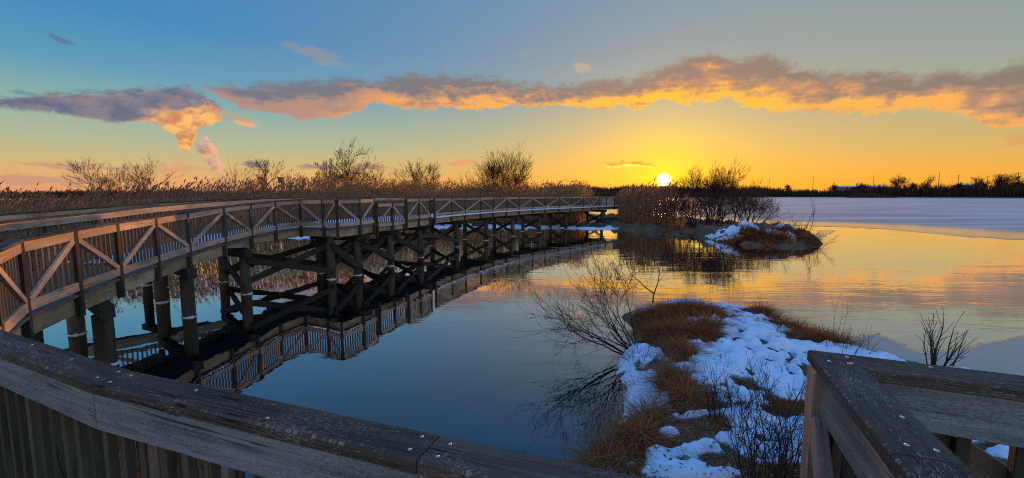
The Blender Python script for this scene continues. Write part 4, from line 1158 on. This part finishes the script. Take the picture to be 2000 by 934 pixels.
# overhanging willow with its feet in the shore snow
wb = P(1234, 688, .12)
g = np.random.default_rng(40)
wr = []
for i in range(11):
    t = i / 10
    wr.append((wb + np.array([g.normal(0, .14), g.normal(0, .16), 0]), (-1.25 + 1.1 * t + g.normal(0, .08), g.normal(.05, .25), .42 + .5 * t), g.uniform(.75, 1.1)))
plant('overhanging_shrub', 'bare dark shrub leaning left over the water from the snowy point', 'shrub', 41, wr, M['willow'], None, 'stem', L0=1.12, r0=.017, levels=4, kids=(5, 4, 2), ang=(28, 32, 34), lr=.58, minr=.0032, up=.05, wig=.16)
sb = P(1275, 592, .4)
plant('sapling', 'bare forked sapling on the far tip of the snowy point', 'sapling', 42, [(sb, (-.02, 0, 1), 1.0), (sb + np.array([.02, 0, .25]), (-.7, .1, .55), .85)], M['willow'], None, 'stem', L0=.95, r0=.02, levels=4, kids=(4, 3, 3), ang=(34, 32, 30), lr=.62, minr=.0036, up=.05)
def clump(name, label, px, py, n, h, spread, seed, z=.4, r0=.008, levels=2, rad=.2, kids=(4, 3), minr=.0028, lean=(0, 0), group=None, lr=.5, zb=None):
    b = P(px, py, z); b[2] = float(gz(b[0], b[1])) - .02 if zb is None else zb
    return plant(name, label, 'shrub', seed, stems(b, n, spread, seed, lean, rad), M['twig'], group, 'stem', L0=h, r0=r0, levels=levels, kids=kids, ang=(30, 32), lr=lr, minr=minr, up=.08, wig=.09)
clump('pruned_shrub', 'stiff upright bare shrub behind the back railing at the water edge', 1832, 716, 13, .66, .42, 50, .15, .014, 1, .16, (4,), .005, zb=.1)
SG = 'twiggy shrubs on the gravel bank'
clump('twig_shrub', 'gnarled little bare shrub in the middle of the gravel bank', 1400, 812, 7, .42, .45, 51, .4, .010, 2, .12, group=SG)
clump('twig_shrub', 'small twiggy shrub just right of the gnarled one', 1440, 806, 6, .36, .5, 52, .4, .010, 2, .10, group=SG)
clump('twig_shrub', 'low thin twigs on the brown bank below the trodden snow', 1515, 805, 10, .42, .5, 53, .4, .006, 2, .3, group=SG)
clump('twig_shrub', 'dense dark upright twigs at the bottom, left of the corner post', 1490, 945, 26, .55, .35, 54, .4, .008, 2, .28, (4, 3), group=SG)
clump('twig_shrub', 'dense dark twigs close against the left side of the corner post', 1575, 935, 26, .6, .35, 55, .4, .008, 2, .28, (4, 3), group=SG)
clump('twig_shrub', 'sparse dry twigs in the snow beyond the corner post, under the cap', 1650, 700, 9, .36, .45, 56, .3, .006, 1, .3, group=SG)
clump('dry_stalk', 'tall single dry stalk by the right edge of the snowy point', 1634, 676, 3, .62, .12, 57, .3, .005, 1, .1, (2,), .0025)
clump('twig_shrub', 'fallen dark twigs lying on the shore snow under the leaning shrub', 1245, 712, 9, .3, 1.4, 58, .2, .006, 2, .15, (4, 3), group=SG)
clump('twig_shrub', 'few dark stubs poking from the middle of the snow', 1450, 722, 8, .2, .8, 59, .4, .005, 1, .3, (3,), group=SG)
clump('twig_shrub', 'tiny dry seed stalks standing in the trodden snow by the post', 1530, 735, 5, .22, .3, 60, .4, .004, 1, .12, (3,), group=SG)

# stones on the gravel bank
def stone(px, py, r, seed, label):
    g = np.random.default_rng(seed); c = P(px, py, .4); c[2] = gz(c[0], c[1]) + r * .2
    mb = MB(); n, k = 10, 6; V = []; Fs = []
    sx, sy, sz = g.uniform(.8, 1.3), g.uniform(.7, 1.1), g.uniform(.45, .7); ph = g.uniform(0, 6, 4)
    for i in range(k + 1):
        t = math.pi * i / k
        for j in range(n):
            p = 2 * math.pi * j / n; q = 1 + .12 * math.sin(2 * p + ph[0]) + .08 * math.sin(3 * p + ph[1] + t * 2)
            V.append((c[0] + r * sx * math.sin(t) * math.cos(p) * q, c[1] + r * sy * math.sin(t) * math.sin(p) * q, c[2] + r * sz * math.cos(t)))
    for i in range(k):
        for j in range(n): Fs.append((i*n+j, (i+1)*n+j, (i+1)*n+(j+1) % n, i*n+(j+1) % n))
    mb.add(V, Fs, [[(0, 0)] * 4] * len(Fs))
    return tag(mb.build('stone', M['rock'], None, True), label, 'stone', 'stones on the gravel bank')
stone(1343, 893, .062, 1, 'rounded tan stone set in the lower snow patch')
stone(1234, 899, .06, 2, 'grey brown stone on the bare bank near the left water edge')
stone(1435, 843, .07, 3, 'olive brown stone at the left end of the right snow patch')
stone(1368, 897, .035, 4, 'small dark stone just right of the tan stone in the snow')
stone(1310, 808, .05, 5, 'stone at the left end of the long thin snow strip')
stone(1365, 877, .045, 6, 'stone between the two lower snow patches')
gp = np.random.default_rng(77)
def pebbles():
    V = []; n = 3800
    px = gp.uniform(1170, 1610, n); py = gp.uniform(800, 934, n)
    for a, b in zip(px, py):
        c = P(a, b, .4)
        if sdist(np.array([c[0]]), np.array([c[1]]), PEN)[0] < .15: continue
        r = gp.uniform(.006, .019) * (1.8 if gp.random() < .06 else 1); z = float(gz(c[0], c[1]))
        h = r * .8; e = gp.uniform(.7, 1.3); t = gp.uniform(0, 3)
        u = np.array([math.cos(t), math.sin(t), 0]) * r * e; v = np.array([-math.sin(t), math.cos(t), 0]) * r
        o = np.array([c[0], c[1], z]); b4 = [o + u + v * .3, o + v - u * .2, o - u - v * .3, o - v + u * .2]; tp_ = [o + (q - o) * .55 + np.array([0, 0, h]) for q in b4]
        V.append(tp_)
        for i in range(4): V.append([b4[i], b4[(i+1) % 4], tp_[(i+1) % 4], tp_[i]])
    return quads_obj('gravel', np.array(V), M['rock'])
tag(pebbles(), 'scattered gravel and pebbles on the brown bank', 'gravel', kind='stuff')

# leaf litter and broken stalks over the bank and the snow margins
def litter():
    g = np.random.default_rng(91); n = 6500
    px = g.uniform(1165, 1640, n); py = 934 - 330 * g.random(n) ** 1.7
    c = np.array([P(a, b, .4) for a, b in zip(px, py)]); k = sdist(c[:, 0], c[:, 1], PEN) > .12
    dens = fbm(c[:, 0], c[:, 1], 1.8, 3); k &= g.random(n) < np.clip((dens - .38) * 4.5, .06, 1)
    i = np.clip(np.searchsorted(xs, c[:, 0]), 0, len(xs) - 1); j = np.clip(np.searchsorted(ys, c[:, 1]), 0, len(ys) - 1)
    k &= (th[j, i] < .08) | (g.random(n) < .10); c = c[k]; n = len(c)
    i = np.clip(np.searchsorted(xs, c[:, 0]), 0, len(xs) - 1); j = np.clip(np.searchsorted(ys, c[:, 1]), 0, len(ys) - 1)
    c[:, 2] = np.maximum(Zg[j, i], np.where(th[j, i] > -.1, Zs[j, i], -1)) + g.uniform(.002, .02, n)
    a = g.uniform(0, 6.28, n); u = unit(np.c_[np.cos(a), np.sin(a), g.normal(0, .3, n)]); v = unit(np.cross(u, np.c_[g.normal(0, .35, n), g.normal(0, .35, n), np.ones(n)]))
    stalk = g.random(n) < .4; lu = np.where(stalk, g.uniform(.04, .14, n), g.uniform(.012, .032, n))[:, None]; lv = np.where(stalk, .0035, g.uniform(.008, .018, n))[:, None]
    V = np.stack([c - u * lu - v * lv * .3, c - v * lv, c + u * lu + v * lv * .3, c + v * lv], 1)
    return tag(quads_obj('leaf_litter', V, M['grass'], np.clip(g.beta(1.2, 1.8, n), 0, 1)), 'brown leaf litter and broken stalks strewn over the gravel bank', 'litter', kind='stuff')
litter()

# nest box on a pole among the far reeds
nb = empty('nest_box', A(549, 60, .4)); tag(nb, 'small grey nest box on a post above the reeds, right of the slim tree', 'nest box')
c = AY(549, 351, 60)
mb = MB(); mb.board((c[0], 60, .3), (c[0], 60, c[2] - .4), (1, 0, 0), .12, .12); mb.build('post', M['pole'], nb)
mb = MB(); mb.board((c[0], 60, c[2] - .45), (c[0], 60, c[2] + .25), (1, 0, 0), .6, .6); mb.build('box', M['box'], nb)
mb = MB(); mb.board((c[0] - .42, 60, c[2] + .29), (c[0] + .42, 60, c[2] + .29), (0, 1, 0), .8, .07); mb.build('roof', M['box'], nb)
reloc(nb)

# ------------------------------------------------------------------ far woods, trees, houses, poles
def treeline(name, xs0, xs1, yf, n, hfun, label, seed, depth=26, w=.35):
    g = np.random.default_rng(seed)
    x = g.uniform(xs0, xs1, n); y = yf(x) + 4 + np.abs(g.normal(0, depth, n)); h = hfun(x) * g.uniform(.55, 1.05, n)
    b = np.c_[x, y, 5.0 * (1 - np.exp(-np.maximum(y - yf(x), 0) / 50)) - .5]
    qs = []; ts = []
    for k in range(7):
        a = g.uniform(0, 6.28, n); sp = g.uniform(.05, .4, n)
        d = unit(np.c_[np.cos(a) * sp, np.sin(a) * sp, np.ones(n)]); s = b + np.c_[np.zeros(n), np.zeros(n), h * g.uniform(0, .45, n)]
        q, _ = ribbons(s, d, g.uniform(.6, 1.6, n) * w * 2.2, np.tile([[1., 0, 0]], (n, 1)), h * g.uniform(.35, .7, n), np.full(n, .05), 2, .2)
        qs.append(q); ts.append(np.tile(g.uniform(0, 1, n), 2))
    o = quads_obj(name, np.concatenate(qs), M['tree_line'], np.concatenate(ts)); return tag(o, label, 'woods', kind='stuff')
hf = lambda x: 17 + 4.0 * (fbm(x, x * 0, .02, 3) - .5) * 2 - 5.5 * np.exp(-((x - 425) / 34) ** 4)
treeline('treeline', 60, 1100, shoreline, 9000, hf, 'low dark line of bare woods along the far shore of the frozen lake', 61)
treeline('distant_woods', -420, 130, lambda x: 330 + 0 * x + 120 * np.clip((x + 100) / 200, 0, 1), 3500, lambda x: 6.3 + 2.2 * (fbm(x, x * 0, .03, 3) - .5) * 2 + 0 * x, 'faint dark woods on the horizon beyond the marsh', 62, 20, .3)
isl2 = lambda x: 474 + 0 * x
gI = np.random.default_rng(5)
treeline('shore_thicket', 368, 421, isl2, 900, lambda x: 5.2 * np.clip(1 - ((x - 395) / 30) ** 2, .3, 1), 'small dark wooded islet standing in the ice before the far shore', 63, 4, .3)
def fary(px, Y=None): return None
def far_tree(px, ytop, Y, seed, label, sp=.4, n=1, z0=4.5, round_=36):
    top = AY(px, ytop, Y)[2]; h = (top - z0) / 2.35
    b = A(px, Y, z0)
    return plant('far_tree', label, 'tree', seed, stems(b, n, sp, seed, (0, 0), .8) if n > 1 else [(b, (0, 0, 1), 1.0)], M['bark_far'], 'trees on the far shore', L0=h, r0=h * .06, levels=4, kids=(6, 5, 4), ang=(round_, 36, 34), lr=.60, minr=.085, sides=(5, 4, 3, 3, 3))
far_tree(1750, 336, 552, 71, 'tallest bare tree on the far shore, right of the houses', .35, 3)
far_tree(1782, 346, 540, 72, 'lower spreading tree touching the right of the tallest far tree', .5, 3)
far_tree(1806, 344, 532, 73, 'rounded tree between the tallest far tree and the tall pole', .5, 3)
far_tree(1912, 343, 496, 74, 'rounded dark tree left of the clump at the far right edge', .5, 4)
far_tree(1955, 338, 482, 75, 'broad full tree on the far shore near the right edge', .5, 5)
far_tree(1985, 340, 474, 76, 'tree at the far right edge of the shore, beside the broad one', .4, 4)
far_tree(1540, 357, 668, 77, 'small bare tree on the far shore just right of the island', .4, 3)
far_tree(1625, 356, 640, 78, 'low rounded tree left of the snowy roofs', .5, 4)
far_tree(1681, 355, 590, 79, 'dense dark tree between the two snowy roofs', .4, 7)
far_tree(1870, 352, 508, 80, 'low tree on the shore beneath the pole with crossarm', .5, 4)
for i, (px, yt, Y, arm) in enumerate([(1503, 349, 690, 0), (1589, 345, 680, 0), (1707, 342, 620, 0), (1835, 337, 540, 0), (1873, 341, 530, 1), (1930, 343, 515, 1), (1990, 336, 490, 1)]):
    lab = ['thin pole just right of the island shrubs', 'thin pole left of the snowy roofs', 'thin pole left of the tallest far tree', 'tall thin pole right of the rounded far trees', 'utility pole with crossarm beside the tall thin pole',
           'short utility pole with crossarm right of the dark rounded tree', 'utility pole with crossarm at the far right edge'][i]
    t = empty('utility_pole', A(px, Y, 4)); tag(t, lab, 'pole', 'poles along the far shore')
    top = AY(px, yt, Y); mb = MB(); mb.tube([(top[0], Y, 3), (top[0], Y, top[2])], [.34, .24], 7); mb.build('pole', M['pole'], t)
    if arm: mb = MB(); mb.board((top[0] - 2.2, Y, top[2] - 1.6), (top[0] + 2.2, Y, top[2] - 1.6), UP, .35, .35); mb.build('crossarm', M['pole'], t)
    reloc(t)
def house(px0, px1, yr, ye, Y, label, seed):
    a, b = AY(px0, ye, Y), AY(px1, ye, Y); zr = AY(px0, yr, Y)[2]; ze = a[2]; t = empty('long_house', ((a[0] + b[0]) / 2, Y, 4)); tag(t, label, 'house', 'low houses on the far shore')
    w = 11; x0, x1 = a[0], b[0]
    mb = MB(); mb.prism([(x0, Y), (x1, Y), (x1, Y + w), (x0, Y + w)], 2.0, ze); mb.build('wall', M['house_wall'], t)
    mb = MB(); o = .8; V = [(x0 - o, Y - o, ze), (x1 + o, Y - o, ze), (x1 + o, Y + w / 2, zr), (x0 - o, Y + w / 2, zr), (x0 - o, Y + w + o, ze), (x1 + o, Y + w + o, ze)]
    mb.add(V, [(0, 1, 2, 3), (3, 2, 5, 4), (0, 3, 4), (1, 5, 2)], [[(0, 0)] * 4] * 2 + [[(0, 0)] * 3] * 2); mb.build('roof', M['roof_snow'], t)
    for k in range(4):
        xx = x0 + (x1 - x0) * (k + .5) / 4; mb = MB(); mb.board((xx - 1.2, Y - .06, ze - 1.7), (xx + 1.2, Y - .06, ze - 1.7), UP, 1.5, .1); mb.build('window', M['dark_window'], t)
    reloc(t)
house(1640, 1676, 362, 365, 640, 'long low house with a snowy roof left of the dense dark tree', 1)
house(1690, 1736, 362, 365, 620, 'long low house with a snowy roof right of the dense dark tree', 2)
house(1882, 1910, 358, 361.5, 530, 'low house with a pale roof half hidden near the right edge', 3)

# ------------------------------------------------------------------ rising steam plume on the left horizon
def plume():
    Y = 2400; sc_ = Y / F
    path = [AY(441, 358, Y), AY(434, 344, Y), AY(427, 331, Y), AY(417, 318, Y), AY(411, 306, Y), AY(405, 294, Y), AY(398, 283, Y), AY(391, 275, Y)]
    rad = [q * sc_ for q in (4, 6, 8, 10, 12, 13, 13, 8)]
    pp = np.array(path); ts = np.linspace(0, len(path) - 1, 46); gg = np.random.default_rng(8)
    pl = np.stack([np.interp(ts, range(len(path)), pp[:, k]) for k in range(3)], 1); rl = np.interp(ts, range(len(path)), rad)
    wob = np.array([vnoise(np.array(t * 1.7), np.array(3.1), 1.0) - .5 for t in ts]); pl[:, 0] += wob * rl * 1.1
    mb = MB(); mb.tube(list(pl), list(rl * (.75 + .6 * np.array([vnoise(np.array(t * 2.3), np.array(8.4), 1.0) for t in ts]))), 24)
    vv = np.array(mb.v); dev = (vnoise(vv[:, 0], vv[:, 2] + vv[:, 1], .045) - .5) * 1.0
    for i in range(len(vv)):
        c = pl[i // 24]; vv[i] = c + (vv[i] - c) * (1 + dev[i])
    mb.v = [tuple(q) for q in vv]
    m, nt, out = new_mat('steam')
    o = tc(nt)
    n = nt.noise(nt.mapping(o, (1, 1, 1)), .045, 4, .65, .6)
    v = nt.node('ShaderNodeVolumePrincipled'); v.inputs['Color'].default_value = (.98, .88, .80, 1); v.inputs['Anisotropy'].default_value = .45
    nt.put(v.inputs['Density'], nt.ss(.40, .62, n) * .07)
    nt.l.new(v.outputs[0], out.inputs['Volume'])
    ob = mb.build('steam_plume', m); tag(ob, 'thin leaning column of pinkish steam rising above the reeds at left', 'steam')
plume()
